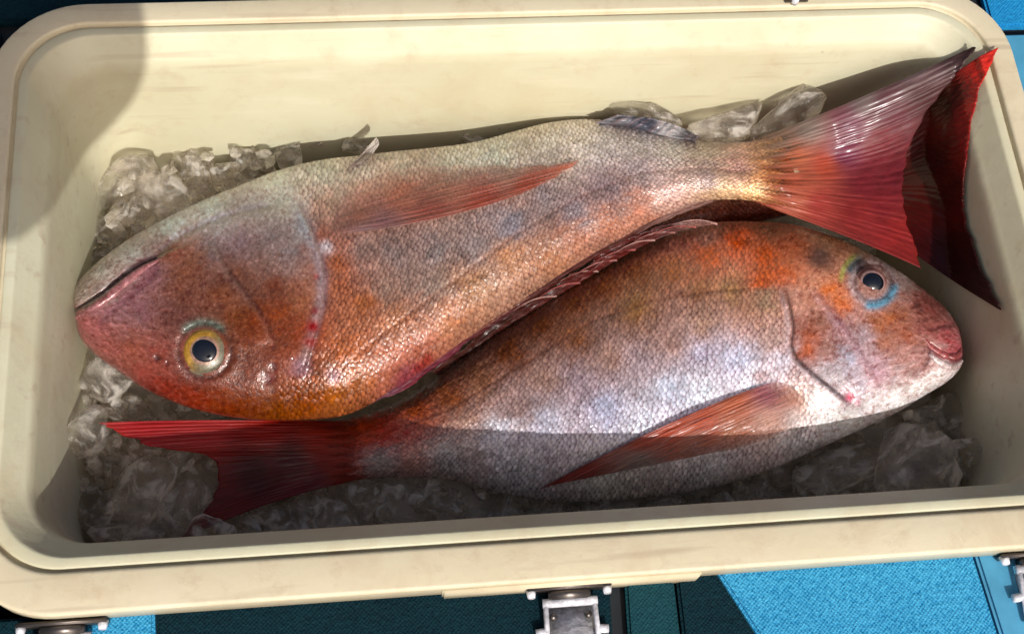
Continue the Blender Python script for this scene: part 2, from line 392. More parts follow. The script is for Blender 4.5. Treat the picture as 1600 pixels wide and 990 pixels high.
# ------------------------------------------------------------------ the deck the cooler stands on
DZ = -0.30                                                     # floor of the well the cooler is set in
KZ = -0.0150                                                    # deck level round the well
def prism(name, pts, z0, z1, mat, parent, bev=0.001):
    """flat plate with an outline given in x, y"""
    bm = bmesh.new()
    f = [bm.verts.new((x, y, z0)) for x, y in pts]; g = [bm.verts.new((x, y, z1)) for x, y in pts]
    bm.faces.new(f); bm.faces.new(g[::-1]); n = len(f)
    for i in range(n): bm.faces.new((f[i], g[i], g[(i + 1) % n], f[(i + 1) % n]))
    bmesh.ops.recalc_face_normals(bm, faces=bm.faces[:])
    return bm_obj(name, bm, mat, parent, False, bev, 2)
WX, WY0, WY1 = 0.2862, -0.1676, 0.1632                            # the well's opening
def deck():
    bm = bmesh.new()
    for (x0, x1, y0, y1) in ((-3, 3, WY1, 3), (-3, 3, -3, WY0), (-3, -WX, WY0, WY1), (WX, 3, WY0, WY1)):
        box(bm, ((x0 + x1) / 2, (y0 + y1) / 2, KZ - 0.022), (x1 - x0, y1 - y0, 0.030))
    box(bm, (0, 0, DZ - 0.01), (0.9, 0.7, 0.02))
    for (c_, d_) in (((0, WY1 + 0.011, -0.165), (0.66, 0.02, 0.26)), ((0, WY0 - 0.011, -0.165), (0.66, 0.02, 0.26)), ((-WX - 0.011, 0, -0.165), (0.02, 0.34, 0.26)), ((WX + 0.011, 0, -0.165), (0.02, 0.34, 0.26))):
        box(bm, c_, d_)
    o = bm_obj("deck", bm, M_DECKD, None); o['kind'] = 'structure'
    G = lambda u_, v_: tuple(P(u_, v_, KZ)[:2])
    yc = G(1590, 46)[1]
    def mat_piece(pts, m, lab):
        tag(prism("deck_mat", pts, KZ - 0.0065, KZ, m, None, 0.0015), lab, "mat")
    mat_piece([(WX + 0.004, yc + 0.003), (0.9, yc + 0.003), (0.9, 0.7), (WX + 0.004, 0.7)], M_DECK, "bright blue textured mat beyond the far right corner of the cooler")
    mat_piece([(WX + 0.004, WY0 - 0.02), (0.9, WY0 - 0.02), (0.9, yc - 0.003), (WX + 0.004, yc - 0.003)], M_DECK2, "smooth paler blue mat running along the cooler's right side")
    mat_piece([(-0.9, WY1 + 0.004), (WX - 0.002, WY1 + 0.004), (WX - 0.002, 0.7), (-0.9, 0.7)], M_SHADE_TEAL, "mat behind the far rim of the cooler, shade painted in as dark teal")  # the cooler's shade on the deck, painted as a dark mat
    mat_piece([(-0.9, WY0 - 0.002), (-WX - 0.004, WY0 - 0.002), (-WX - 0.004, WY1 - 0.002), (-0.9, WY1 - 0.002)], M_SHADE_TEAL, "mat along the left side of the cooler, shade painted in as dark teal")  # corner shade painted as a dark mat
    # in front of the near rim; the dark strips are a shadow painted as mat colour
    y0 = WY0 - 0.001; y1 = -0.42
    def col(px_top, px_bot, y):                               # x at depth y on the line seen from (px_top, rim) to (px_bot, frame edge)
        a = P(px_top, 930, KZ); b = P(px_bot, 990, KZ); k = (y - a[1]) / (b[1] - a[1]); return a[0] + k * (b[0] - a[0])
    def strip(l, r, m, lab):
        mat_piece([(col(*l, y0), y0), (col(*r, y0), y0), (col(*r, y1), y1), (col(*l, y1), y1)], m, lab)
    strip((-420, -440), (128, 126), M_SHADE_TEAL, "mat painted shadow-dark under the latch at the near left corner")
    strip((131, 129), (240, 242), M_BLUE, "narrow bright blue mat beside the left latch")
    strip((243, 245), (954, 957), M_SHADE_TEAL, "wide mat painted as dark teal shadow in front of the cooler, left of the middle latch")
    strip((978, 982), (1056, 1063), M_SHADE_TEAL2, "thin lighter teal strip in the painted shadow right of the middle latch")
    strip((1060, 1067), (1142, 1181), M_SHADE_TEAL, "mat painted as dark green shadow, its slanting edge against the bright blue one")
    strip((1145, 1184), (1541, 1560), M_BLUE, "bright blue woven mat in front of the cooler's right half")
    strip((1545, 1564), (2300, 2400), M_DECK2, "pale blue mat under the latch at the near right corner")
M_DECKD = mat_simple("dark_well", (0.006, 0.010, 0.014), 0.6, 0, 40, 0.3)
M_SHADE_TEAL2 = mat_weave("shaded_teal_strip", (0.004, 0.034, 0.046), (0.008, 0.058, 0.072), 1500)  # teal strip with the surrounding shadow darkened into its colour
deck()

# ------------------------------------------------------------------ the cooler
HX, HY = 0.275, 0.152
def rrect(d, n=14, r0=0.037, near=0.0):
    hx, hy = HX + d, HY + d
    r = max(0.012, r0 + d * (0.9 if d > 0 else 0.35))
    pts = []
    for (cx_, cy_, a0) in ((hx - r, hy - r, 0), (-hx + r, hy - r, 90), (-hx + r, -hy + r, 180), (hx - r, -hy + r, 270)):
        for k in range(n + 1):
            a = math.radians(a0 + 90 * k / n)
            x, y = cx_ + r * math.cos(a), cy_ + r * math.sin(a)
            pts.append((x, y))
        # straight run points for denser edges
    out = []
    for i in range(len(pts)):
        a, b = pts[i], pts[(i + 1) % len(pts)]
        m = 24 if i % (n + 1) == n else 1
        for k in range(m): out.append((a[0] + (b[0] - a[0]) * k / m, a[1] + (b[1] - a[1]) * k / m))
    return [(x, y - near * max(0.0, min(1.0, -y / hy)) ** 3) for x, y in out]
def sweep(name, prof, mat, parent, closed_profile=False):
    V = []
    for (d, z) in prof:
        V.append([(x, y, z) for x, y in rrect(d, near=max(0, d) * 0.42)])
    V = np.array(V)                       # (profile, around, 3)
    V = np.concatenate([V, V[:, :1]], 1)
    return link(name, grid_mesh(name, V, flip=True), mat, parent)
cooler = empty("cooler_box", (0, 0, DZ))
tag(cooler, "open cooler box with cream plastic liner and rim, holding the fish on ice", "cooler")
# liner: floor, walls, sloping shoulder, narrow flat lip
liner_prof = [(-0.14, -0.185), (-0.045, -0.185), (-0.034, -0.182), (-0.028, -0.172), (-0.026, -0.16), (-0.022, -0.09), (-0.0175, -0.022), (-0.0165, -0.0155),
              (-0.0150, -0.0128), (-0.0142, -0.0118), (-0.0138, -0.0112), (-0.0074, -0.0018), (-0.0070, -0.0012), (-0.0064, -0.0006), (-0.0058, -0.0004), (-0.0024, -0.0004), (-0.0018, -0.0006), (-0.0014, -0.0010), (-0.0012, -0.0026)]
sweep("liner", liner_prof, M_CREAM, cooler)
bm = bmesh.new(); box(bm, (0, 0, -0.192), (0.44, 0.20, 0.012)); bm_obj("liner_floor", bm, M_CREAM, cooler)
rim_prof = [(-0.0013, -0.0025), (0.0001, -0.0025), (0.0002, -0.0006), (0.0003, 0.0003), (0.0007, 0.0010), (0.0013, 0.0013), (0.0019, 0.0014), (0.0128, 0.0012), (0.0134, 0.0010), (0.0139, 0.0005), (0.0142, -0.0002), (0.0142, -0.0008), (0.0142, -0.0125), (0.0125, -0.0135), (0.006, -0.0135)]
sweep("rim", rim_prof, M_RIM, cooler)
sweep("shell", [(0.0095, -0.0125), (0.0105, -0.02), (0.0085, -0.16), (0.006, -0.290), (0.002, -0.292), (-0.10, -0.292)], M_BLUE, cooler)
FY = -(HY + 0.0142 * 1.42)                                     # front face of the rim
def front_x(px, py, y=FY, ): return Py(px, py, y)
# flap moulded under the front rim
a_ = front_x(690, 930); b_ = front_x(1085, 905)
bm = bmesh.new(); box(bm, ((a_[0] + b_[0]) / 2, FY - 0.0002, -0.0105), (b_[0] - a_[0], 0.0030, 0.016)); bm_obj("front_flap", bm, M_RIM, cooler, True, 0.0010, 2)
def latch(cx, skew, wd):
    """drop latch let down: bracket on the rim, plate lying outwards just above the deck"""
    yl = FY - 0.001; z = -0.010
    root = empty("latch", (cx, yl, z)); root.parent = cooler; root.location = (cx, yl, z - DZ)
    Rz = Matrix.Rotation(skew, 3, 'Z')
    w_ = lambda x, y, dz: Vector((cx, yl, z)) + Rz @ Vector((x, y, dz))
    def bx(name, c_, d_, m, bev=0.0008, rx=0.0):
        bm = bmesh.new(); box(bm, w_(*c_), d_, Rz @ Matrix.Rotation(rx, 3, 'X')); return bm_obj(name, bm, m, root, True, bev, 2)
    def cy(name, a_, b_, r, m, r2=None):
        bm = bmesh.new(); cyl(bm, w_(*a_), w_(*b_), r, 14, r2); return bm_obj(name, bm, m, root, True)
    bx("plate", (0, -0.036, -0.0035), (wd, 0.056, 0.0022), M_STEEL, 0.0009, -0.05)
    bx("bracket", (0, -0.0035, -0.001), (wd * 0.86, 0.007, 0.009), M_DARKST, 0.0012)
    bx("backing_plate", (0, -0.0008, 0.0), (wd * 1.75, 0.0020, 0.009), M_DARKST, 0.0006)
    cy("hinge_pin", (-wd * 0.56, -0.0075, 0.0005), (wd * 0.56, -0.0075, 0.0005), 0.0022, M_STEEL)
    for s_ in (-1, 1):
        cy("side_wire", (s_ * wd * 0.50, -0.006, 0.001), (s_ * wd * 0.53, -0.034, -0.002), 0.0013, M_STEEL)
        cy("rivet", (s_ * wd * 0.78, -0.001, 0.0012), (s_ * wd * 0.78, -0.0048, 0.0020), 0.0026, M_STEEL, 0.0018)
        cy("side_pin", (s_ * wd * 0.50, -0.0205, -0.0015), (s_ * wd * 0.74, -0.0210, -0.0015), 0.0021, M_STEEL)
        cy("screw", (s_ * wd * 0.36, -0.0135, -0.003), (s_ * wd * 0.36, -0.0135, -0.0004), 0.0017, M_DARKST)
for px_, py_ in ((880, 926), (92, 963), (1606, 868)):
    c = front_x(px_, py_); latch(c[0], 0.0, 0.0235)
# hinge knuckle on the far rim
c = P(1241, 2, 0.001)
bm = bmesh.new(); cyl(bm, (c[0] - 0.006, c[1] + 0.001, 0.004), (c[0] + 0.007, c[1] + 0.001, 0.004), 0.0035, 14)
hk = bm_obj("hinge_knuckle", bm, M_DARKST, cooler, True)
bm = bmesh.new(); cyl(bm, (c[0] - 0.0008, c[1] - 0.002, 0.002), (c[0] - 0.0008, c[1] - 0.002, 0.0058), 0.0022, 12); bm_obj("hinge_screw", bm, M_STEEL, cooler, True)

# ------------------------------------------------------------------ fish
ALB = 0.86; SAT = 1.0
def idw(px, py, anchors, power=3.2):
    A = np.array([(a[0], a[1]) for a in anchors], float); Cc = np.array([s2l(a[2]) for a in anchors]) * ALB
    lum = Cc @ np.array([0.3, 0.55, 0.15]); Cc = np.maximum(lum[:, None] + SAT * (Cc - lum[:, None]), 0.003)
    num = np.zeros((*px.shape, 3)); den = np.zeros(px.shape)
    for (ax, ay), c in zip(A, Cc):
        wgt = 1.0 / ((px - ax) ** 2 + (py - ay) ** 2 + 60.0) ** (power / 2)
        num += wgt[..., None] * c; den += wgt
    return num / den[..., None]

def fish_body(name, pairs, zmid_f, H_f, anchors, feats, spots, root, NS=460, NT_=170, scaly_f=None, edge_pow=2.3, seed=1, z_extra=None, gains=((0, 0, (1, 1, 1)),)):
    pairs = np.array(pairs, float)
    s = np.linspace(0, 1, NS) ** 1.0
    q = catmull(pairs.reshape(len(pairs), 4), s)
    top, bot = q[:, :2], q[:, 2:]
    t = np.sin(np.linspace(-math.pi / 2, math.pi / 2, NT_)) * 0.6 + np.linspace(-1, 1, NT_) * 0.4
    u = (1 - t) / 2
    px = top[:, :1] * u + bot[:, :1] * (1 - u); py = top[:, 1:] * u + bot[:, 1:] * (1 - u)
    # slightly noisy lookup so colour patches keep ragged borders
    wx = fbm_grid(px.shape, (9, 12), seed) * 8; wy = fbm_grid(px.shape, (9, 12), seed + 50) * 6
    wx2 = fbm_grid(px.shape, (110, 40), seed + 70) * 6; wy2 = fbm_grid(px.shape, (110, 40), seed + 80) * 6
    col = idw(px + wx + wx2, py + wy + wy2, anchors, 2.6)
    zm = zmid_f(s)[:, None]; H = H_f(s)[:, None]
    prof = (1 - np.abs(t[None, :]) ** edge_pow) ** 0.62
    h = H * prof
    endcap = np.clip(s / 0.012, 0, 1)[:, None] ** 0.5
    h = h * endcap
    h = h + fbm_grid(px.shape, (14, 5), seed + 9) * 0.0007 * prof
    for f in feats:
        d, side, al = polydist(px, py, f['line'])
        fade = smooth(0, 0.12, al) * smooth(1.0, 0.88, al) if f.get('fade', True) else 1.0
        if f['type'] == 'ring':
            cx_, cy_ = f['line'][0]; rr = np.hypot(px - cx_, (py - cy_))
            g = np.exp(-((rr - f['r']) / f['w']) ** 2)
            if 'arc' in f:
                an = np.degrees(np.arctan2(py - cy_, px - cx_)); a0, a1 = f['arc']; m_ = (a0 + a1) / 2; hw = (a1 - a0) / 2
                dd = np.abs((an - m_ + 180) % 360 - 180); g = g * smooth(hw + 14, hw - 6, dd)
            h = h - f['depth'] * g
            gk = (g * f.get('k', 0.8))[..., None]; col = col * (1 - gk) + s2l(f['col']) * ALB * gk
        if f['type'] == 'groove':
            g = np.exp(-(d / f['w']) ** 2) * fade
            h = h - f['depth'] * g * np.minimum(1, prof * 2)
            if 'col' in f: col = col * (1 - (g * f.get('k', 0.8))[..., None]) + (s2l(f['col']) * ALB) * (g * f.get('k', 0.8))[..., None]
        elif f['type'] == 'step':
            sg = d * side * f['side']                        # + on the raised side
            g = smooth(-1.5, 2.5, sg) * np.exp(-np.maximum(sg, 0) / f['w']) * fade
            h = h + f['depth'] * g
            dk = np.exp(-((sg + 2.5) / 3.0) ** 2) * fade
            if 'col' in f: col = col * (1 - (dk * f.get('k', 0.75))[..., None]) + (s2l(f['col']) * ALB) * (dk * f.get('k', 0.75))[..., None]
            if 'edge' in f:
                ek = np.exp(-((sg - 5) / f.get('ew', 4.0)) ** 2) * fade * f.get('ek', 0.6)
                col = col * (1 - ek[..., None]) + (s2l(f['edge']) * ALB) * ek[..., None]
    for (cx_, cy_, r, c, k, dep) in spots:
        rn = 1 + 0.35 * wx / 9
        g = np.exp(-(((px - cx_) ** 2 + (py - cy_) ** 2) / (r * rn) ** 2) ** 1.3)
        col = col * (1 - (g * k)[..., None]) + (s2l(c) * ALB) * (g * k)[..., None]
        h = h - dep * g
    if z_extra is not None: h = h + z_extra(px, py) * prof
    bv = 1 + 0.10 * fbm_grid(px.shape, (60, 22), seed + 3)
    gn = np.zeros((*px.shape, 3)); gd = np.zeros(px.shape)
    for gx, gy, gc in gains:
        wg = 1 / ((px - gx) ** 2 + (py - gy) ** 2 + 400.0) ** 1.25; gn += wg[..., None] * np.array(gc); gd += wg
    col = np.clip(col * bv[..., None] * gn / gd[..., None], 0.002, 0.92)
    Vt = P(px, py, zm + h)
    hb = -0.75 * H * prof * endcap
    Vb = P(px, py, zm + hb)
    sca = scaly_f(px, py)
    ctr = P((top[:, 0] + bot[:, 0]) / 2, (top[:, 1] + bot[:, 1]) / 2, zmid_f(s))
    L = np.r_[0, np.cumsum(np.linalg.norm(np.diff(ctr, axis=0), axis=1))]
    Wd = np.linalg.norm(P(top[:, 0], top[:, 1], zmid_f(s)) - P(bot[:, 0], bot[:, 1], zmid_f(s)), axis=1)
    wref = np.maximum(Wd, 0.05)
    uu = np.broadcast_to(L[:, None], px.shape); vv = t[None, :] * (wref[:, None] * 0.25 + np.median(Wd) * 0.25)
    V = np.concatenate([Vt, Vb[:, ::-1][:, 1:-1]], 1)         # ring: over the top, back underneath
    ring = lambda a: np.concatenate([a, a[:, ::-1][:, 1:-1]], 1)
    n, m, _ = V.shape
    idx = np.arange(n * m).reshape(n, m); idx = np.concatenate([idx, idx[:, :1]], 1)
    a, b, c, d = idx[:-1, :-1].ravel(), idx[1:, :-1].ravel(), idx[1:, 1:].ravel(), idx[:-1, 1:].ravel()
    fcs = np.stack([a, b, c, d], -1)
    # outward = up on the upper half
    p0, p1, p2 = V.reshape(-1, 3)[fcs[m // 4 + m * (n // 2)][:3]]
    if np.cross(p1 - p0, p2 - p0)[2] < 0: fcs = fcs[:, ::-1]
    me = bpy.data.meshes.new(name)
    me.from_pydata(V.reshape(-1, 3).tolist(), [], fcs.tolist() + [idx[0, :-1].tolist(), idx[-1, :-1][::-1].tolist()])
    set_attr(me, "Col", ring(col).reshape(-1, 3), 'FLOAT_COLOR')
    set_attr(me, "scaly", ring(sca).ravel(), 'FLOAT')
    set_attr(me, "skin_uv", np.stack([ring(uu), ring(np.broadcast_to(vv, px.shape)), np.zeros((n, m))], -1).reshape(-1, 3), 'FLOAT_VECTOR')
    o = link(name, me, M_FISH, root)
    surf = lambda x, y: float((zm + h).ravel()[np.argmin((px - x) ** 2 + (py - y) ** 2)])
    return o, surf

def inside_wall(W_):
    x, y, z = W_[..., 0], W_[..., 1], W_[..., 2]
    d = np.interp(-z, [0.0, 0.0115, 0.022, 0.09, 0.16], [-0.0085, -0.0160, -0.0195, -0.0240, -0.0280])
    hx, hy, r = HX + d, HY + d, 0.037 + 0.35 * d
    qx = np.maximum(np.abs(x) - (hx - r), 0); qy = np.maximum(np.abs(y) - (hy - r), 0)
    return (np.hypot(qx, qy) < r) | (z > 0.0035)
def keep_in(px, py, z):
    z = z.copy()
    for _ in range(90):
        bad = ~inside_wall(P(px, py, z))
        if not bad.any(): break
        z[bad] += 0.001
    return z
def fin(name, base, tip, z_f, anchors, root, mat, rays=22, nv=40, ridge=0.0005, thick=0.0006, alpha_f=None, mid=None, seed=3, spine=0.0, rag=0.0):
    """membrane between a base curve and a tip curve; rays run from base to tip"""
    nu = rays * 8 + 1
    B = resample(base, nu); T = resample(tip, nu)
    u = np.linspace(0, 1, nu); v = np.linspace(0, 1, nv)
    tt = np.ones(nu)
    if rag:                                                    # uneven margin: rays reach past the web
        rr_ = np.random.default_rng(seed + 5)
        tt = 1 - rag * (np.interp(u, np.linspace(0, 1, rays + 3), rr_.random(rays + 3) ** 2) + 0.35 * np.interp(u, np.linspace(0, 1, rays * 4), rr_.random(rays * 4)))
    vv = v[None, :] * tt[:, None]
    if mid is not None:
        Mm = resample(mid, nu)
        w0 = (1 - vv) ** 2; w1 = 2 * vv * (1 - vv); w2 = vv ** 2
        px = B[:, :1] * w0 + Mm[:, :1] * w1 + T[:, :1] * w2; py = B[:, 1:] * w0 + Mm[:, 1:] * w1 + T[:, 1:] * w2
    else:
        px = B[:, :1] * (1 - vv) + T[:, :1] * vv; py = B[:, 1:] * (1 - vv) + T[:, 1:] * vv
    U = np.broadcast_to(u[:, None], px.shape)
    ph = (u * rays + 0.9 * np.interp(u, np.linspace(0, 1, rays + 2), np.random.default_rng(seed).uniform(-.5, .5, rays + 2)))[:, None]
    UR = np.broadcast_to(ph / rays, px.shape)
    z = z_f(px, py, U, vv) + ridge * np.abs(np.cos(UR * rays * math.pi)) ** 2 * (0.3 + 0.7 * vv)
    z = z + fbm_grid(px.shape, (5, 3), seed) * ridge * 1.6
    z = keep_in(px, py, z)
    V = P(px, py, z)
    col = idw(px, py, anchors) * (1 + 0.10 * fbm_grid(px.shape, (16, 6), seed))[..., None]
    if spine:
        k = (np.abs(np.cos(UR * rays * math.pi)) ** 10 * spine)[..., None]
        col = col * (1 - k) + np.array([0.55, 0.30, 0.28]) * k
    me = grid_mesh(name, V)
    nz = np.cross(V[1, 0] - V[0, 0], V[0, 1] - V[0, 0])[2] if nv > 1 else 1
    set_attr(me, "Col", np.clip(col, 0.002, 0.9).reshape(-1, 3), 'FLOAT_COLOR')
    set_attr(me, "skin_uv", np.stack([U, vv, np.zeros_like(U)], -1).reshape(-1, 3), 'FLOAT_VECTOR')
    set_attr(me, "alpha", (alpha_f(U, vv) if alpha_f else np.ones_like(U)).ravel(), 'FLOAT')
    o = link(name, me, mat, root)
    md = o.modifiers.new("thickness", 'SOLIDIFY'); md.thickness = thick; md.offset = 0
    return o

def eye(root, surf, px, py, rpx, pup, iris_cols, tilt, lift=0.0012):
    """domed eye: rings of colour as an iris part with the pupil as a sub-part"""
    z0 = surf(px, py) + lift
    c = P(px, py, z0); r = rpx / F * np.linalg.norm(c - CAM)
    ax = Vector(tilt).normalized(); Mx = ax.to_track_quat('Z', 'Y').to_matrix()
    n, k = 48, 22
    V = []; Cl = []
    for i in range(k):
        f = i / (k - 1)
        for j in range(n):
            a = 2 * math.pi * j / n
            rr = f * r
            zz = 0.0045 * (1 - f ** 2) ** 0.8 - 0.0016 * f ** 6 - 0.0010 * math.exp(-((f - 0.86) / 0.06) ** 2) - 0.0025
            p_ = Mx @ Vector((rr * math.cos(a), rr * math.sin(a), zz)); V.append([c[0] + p_.x, c[1] + p_.y, c[2] + p_.z])
            Cl.append(iris_cols(f, p_.x / r, p_.y / r))
    V = np.array(V).reshape(k, n, 3); V = np.concatenate([V, V[:, :1]], 1)
    Cl = np.array(Cl).reshape(k, n, 3); Cl = np.concatenate([Cl, Cl[:, :1]], 1)
    me = grid_mesh("eye", V)
    set_attr(me, "Col", Cl.reshape(-1, 3), 'FLOAT_COLOR')
    e = link("eye", me, M_EYE, root)
    # pupil
    rp = pup / F * np.linalg.norm(c - CAM); V = []
    for i in range(10):
        f = i / 9
        for j in range(n + 1):
            a = 2 * math.pi * j / n; q_ = 1 + 0.05 * math.cos(2 * a + 0.6)
            fr = f * rp / r
            zz = 0.0045 * (1 - fr ** 2) ** 0.8 - 0.0025 + 0.0006 * (1 - f ** 4) - (0.0006 if i == 9 else 0)
            p_ = Mx @ Vector((f * rp * q_ * math.cos(a), f * rp * q_ * math.sin(a), zz)); V.append([c[0] + p_.x, c[1] + p_.y, c[2] + p_.z])
    o = link("pupil", grid_mesh("pupil", np.array(V).reshape(10, n + 1, 3)), M_PUPIL, e)
    return e

# ---- fish A: the upper one, belly away from the viewer, head at the left
A_pairs = [(114, 470, 117, 492), (118, 446, 124, 525), (135, 425, 146, 551), (165, 399, 182, 578), (205, 371, 224, 606), (255, 343, 277, 630),
           (310, 316, 336, 647), (370, 291, 400, 655), (435, 266, 470, 656), (500, 250, 540, 648), (560, 243, 605, 617), (620, 236, 668, 576),
           (680, 230, 733, 530), (740, 222, 798, 486), (800, 206, 860, 444), (860, 191, 923, 404), (920, 186, 985, 370), (980, 193, 1042, 340),
           (1040, 210, 1096, 316), (1100, 222, 1148, 312), (1160, 222, 1200, 318), (1222, 213, 1262, 330)]
A_anch = [(130, 455, (190, 170, 160)), (160, 425, (205, 195, 188)), (200, 395, (205, 200, 195)), (260, 350, (200, 200, 195)), (330, 320, (185, 182, 175)), (430, 280, (205, 195, 180)), (500, 265, (200, 190, 175)),
 (135, 505, (170, 95, 95)), (150, 520, (165, 90, 90)), (170, 540, (170, 90, 85)), (170, 490, (165, 105, 110)), (200, 460, (162, 106, 110)), (220, 480, (150, 95, 100)), (230, 430, (158, 102, 108)), (260, 500, (140, 85, 75)), (210, 540, (165, 85, 70)), (300, 410, (150, 88, 62)), (285, 430, (150, 90, 66)), (270, 400, (150, 80, 60)), (290, 460, (140, 85, 70)), (330, 390, (120, 95, 95)),
 (370, 380, (155, 125, 130)), (420, 370, (158, 140, 140)), (450, 400, (152, 138, 138)), (410, 420, (142, 112, 105)), (350, 350, (175, 160, 160)), (400, 330, (170, 155, 155)), (470, 360, (155, 150, 150)), (440, 320, (175, 165, 155)), (360, 430, (130, 80, 60)), (340, 460, (145, 85, 60)), (390, 455, (140, 95, 80)),
 (250, 560, (155, 70, 60)), (230, 590, (165, 75, 70)), (300, 615, (165, 60, 40)), (260, 605, (165, 65, 55)), (370, 620, (150, 72, 22)), (380, 570, (150, 75, 28)), (430, 560, (150, 72, 40)), (400, 500, (160, 78, 35)), (370, 500, (150, 85, 45)), (470, 470, (190, 125, 95)), (440, 490, (175, 95, 60)), (420, 450, (150, 85, 60)), (480, 520, (175, 80, 45)), (540, 550, (190, 115, 75)), (470, 620, (165, 88, 28)), (520, 610, (178, 110, 55)), (430, 640, (150, 80, 22)), (560, 600, (182, 118, 80)), (350, 640, (150, 62, 25)),
 (500, 330, (165, 125, 110)), (500, 370, (185, 110, 85)), (530, 410, (196, 116, 78)), (575, 385, (165, 138, 130)), (620, 400, (152, 140, 142)), (600, 450, (165, 140, 130)), (560, 480, (178, 110, 72)), (530, 450, (190, 115, 80)), (620, 500, (180, 130, 105)), (680, 450, (160, 150, 150)), (640, 430, (160, 140, 136)), (680, 400, (148, 142, 148)), (740, 390, (150, 140, 145)), (800, 402, (186, 138, 108)), (740, 450, (182, 145, 118)), (700, 500, (188, 135, 108)), (660, 545, (182, 115, 100)), (640, 590, (165, 85, 105)), (600, 590, (185, 120, 105)), (860, 400, (178, 128, 100)), (800, 350, (148, 145, 160)), (900, 330, (150, 140, 152)), (850, 310, (158, 148, 156)), (950, 300, (155, 140, 150)), (1000, 270, (165, 150, 152)), (900, 375, (185, 132, 112)), (950, 350, (182, 128, 108)), (1000, 330, (192, 132, 112)), (1050, 300, (180, 150, 145)), (1100, 270, (170, 150, 152)), (1100, 240, (180, 166, 150)), (1150, 260, (180, 142, 138)), (1130, 297, (235, 205, 170)), (1180, 300, (240, 205, 160)), (1215, 305, (225, 170, 120)), (1200, 240, (175, 140, 110)), (1200, 270, (200, 130, 90)), (1240, 245, (220, 112, 60)), (1250, 300, (210, 110, 75)),
 (560, 265, (190, 168, 158)), (620, 260, (198, 180, 168)), (620, 300, (190, 130, 110)), (570, 310, (185, 135, 120)), (700, 260, (195, 185, 175)), (700, 300, (185, 150, 135)), (780, 240, (202, 192, 182)), (800, 290, (175, 140, 130)), (850, 220, (198, 184, 174)), (900, 210, (198, 180, 172)), (870, 260, (188, 168, 158)), (950, 230, (185, 172, 172)), (1000, 222, (178, 168, 168)), (1050, 232, (185, 176, 166))]
A_feats = [dict(type='ring', line=[(320, 548), (321, 548)], r=42, w=4.5, depth=0.0006, col=(85, 58, 52), k=0.6),
           dict(type='ring', line=[(320, 548), (321, 548)], r=52, w=8, depth=-0.0003, col=(150, 112, 105), k=0.2),
           dict(type='ring', line=[(318, 550), (321, 548)], r=47, w=7, depth=0.0, col=(75, 140, 132), k=0.55, arc=(-130, -50)),
           dict(type='groove', line=[(110, 488), (135, 474), (160, 458), (190, 434), (222, 414), (243, 404)], w=3.5, depth=0.0026, col=(60, 25, 26), k=0.9, fade=False),
           dict(type='step', line=[(110, 488), (135, 474), (160, 458), (190, 434), (222, 414), (243, 404)], side=1, w=60, depth=0.0030, fade=False),
           dict(type='groove', line=[(243, 402), (246, 420), (232, 440), (205, 462), (170, 490), (150, 515)], w=6, depth=0.0005, col=(110, 55, 70), k=0.5),
           dict(type='groove', line=[(243, 402), (270, 375), (320, 350), (380, 330), (440, 318)], w=5, depth=0.0012, col=(125, 110, 110), k=0.5),
           dict(type='step', line=[(330, 375), (352, 420), (385, 460), (415, 500), (430, 540)], side=1, w=60, depth=0.0014, col=(95, 55, 48), k=0.5, edge=(190, 150, 145), ek=0.25),
           dict(type='step', line=[(455, 300), (478, 345), (498, 390), (508, 430), (506, 470), (496, 510), (482, 555), (470, 600)], side=1, w=70, depth=0.0036, col=(110, 35, 35), k=0.75, edge=(185, 190, 204), ek=0.42, ew=9),
           dict(type='groove', line=[(520, 585), (600, 520), (700, 445), (800, 370), (900, 310), (1000, 270), (1100, 262), (1230, 275)], w=3.0, depth=0.0004, col=(120, 70, 55), k=0.25)]
A_spots = [(489, 510, 10, (165, 10, 14), 1.0, 0.0004), (484, 534, 9, (175, 25, 20), 0.8, 0.0), (492, 485, 7, (150, 30, 40), 0.8, 0.0), (494, 432, 5, (170, 40, 40), 0.6, 0.0), (655, 575, 9, (150, 20, 50), 0.6, 0.0), (668, 562, 8, (160, 25, 45), 0.6, 0.0), (420, 592, 12, (120, 40, 55), 0.75, 0.0007), (428, 572, 6, (95, 25, 40), 0.8, 0.0005),
           (246, 560, 6, (70, 28, 30), 0.9, 0.0010), (262, 567, 4, (80, 30, 32), 0.8, 0.0006),
           (510, 384, 11, (240, 235, 240), 0.75, 0.0), (470, 575, 16, (195, 165, 205), 0.5, 0.0), (522, 590, 14, (200, 175, 215), 0.5, 0.0)]  # the last two lilac spots are wet highlights painted into the skin
fa = empty("sea_bream", P(600, 430, -0.11))
tag(fa, "upper pink and orange sea bream, head at the left, tail in the far right corner", "fish", "sea bream in the cooler")
zA = lambda s: np.interp(s, [0, 0.25, 0.55, 0.8, 0.9, 1.0], [-0.070, -0.070, -0.072, -0.074, -0.066, -0.056])
HA = lambda s: np.interp(s, [0, 0.05, 0.12, 0.25, 0.38, 0.5, 0.62, 0.75, 0.86, 0.94, 1.0], [0.007, 0.014, 0.020, 0.029, 0.034, 0.035, 0.033, 0.027, 0.018, 0.010, 0.0042])
def scaly_A(px, py):
    d, side, al = polydist(px, py, [(440, 250), (475, 340), (505, 400), (512, 440), (500, 500), (470, 560), (430, 600), (420, 660)])
    body = smooth(-6, 14, -d * side)
    d2, s2, _ = polydist(px, py, [(330, 360), (352, 420), (385, 460), (415, 500)])
    return np.clip(np.maximum(body, 0.35 * smooth(0, 14, -d2 * s2)), 0.06, 1)
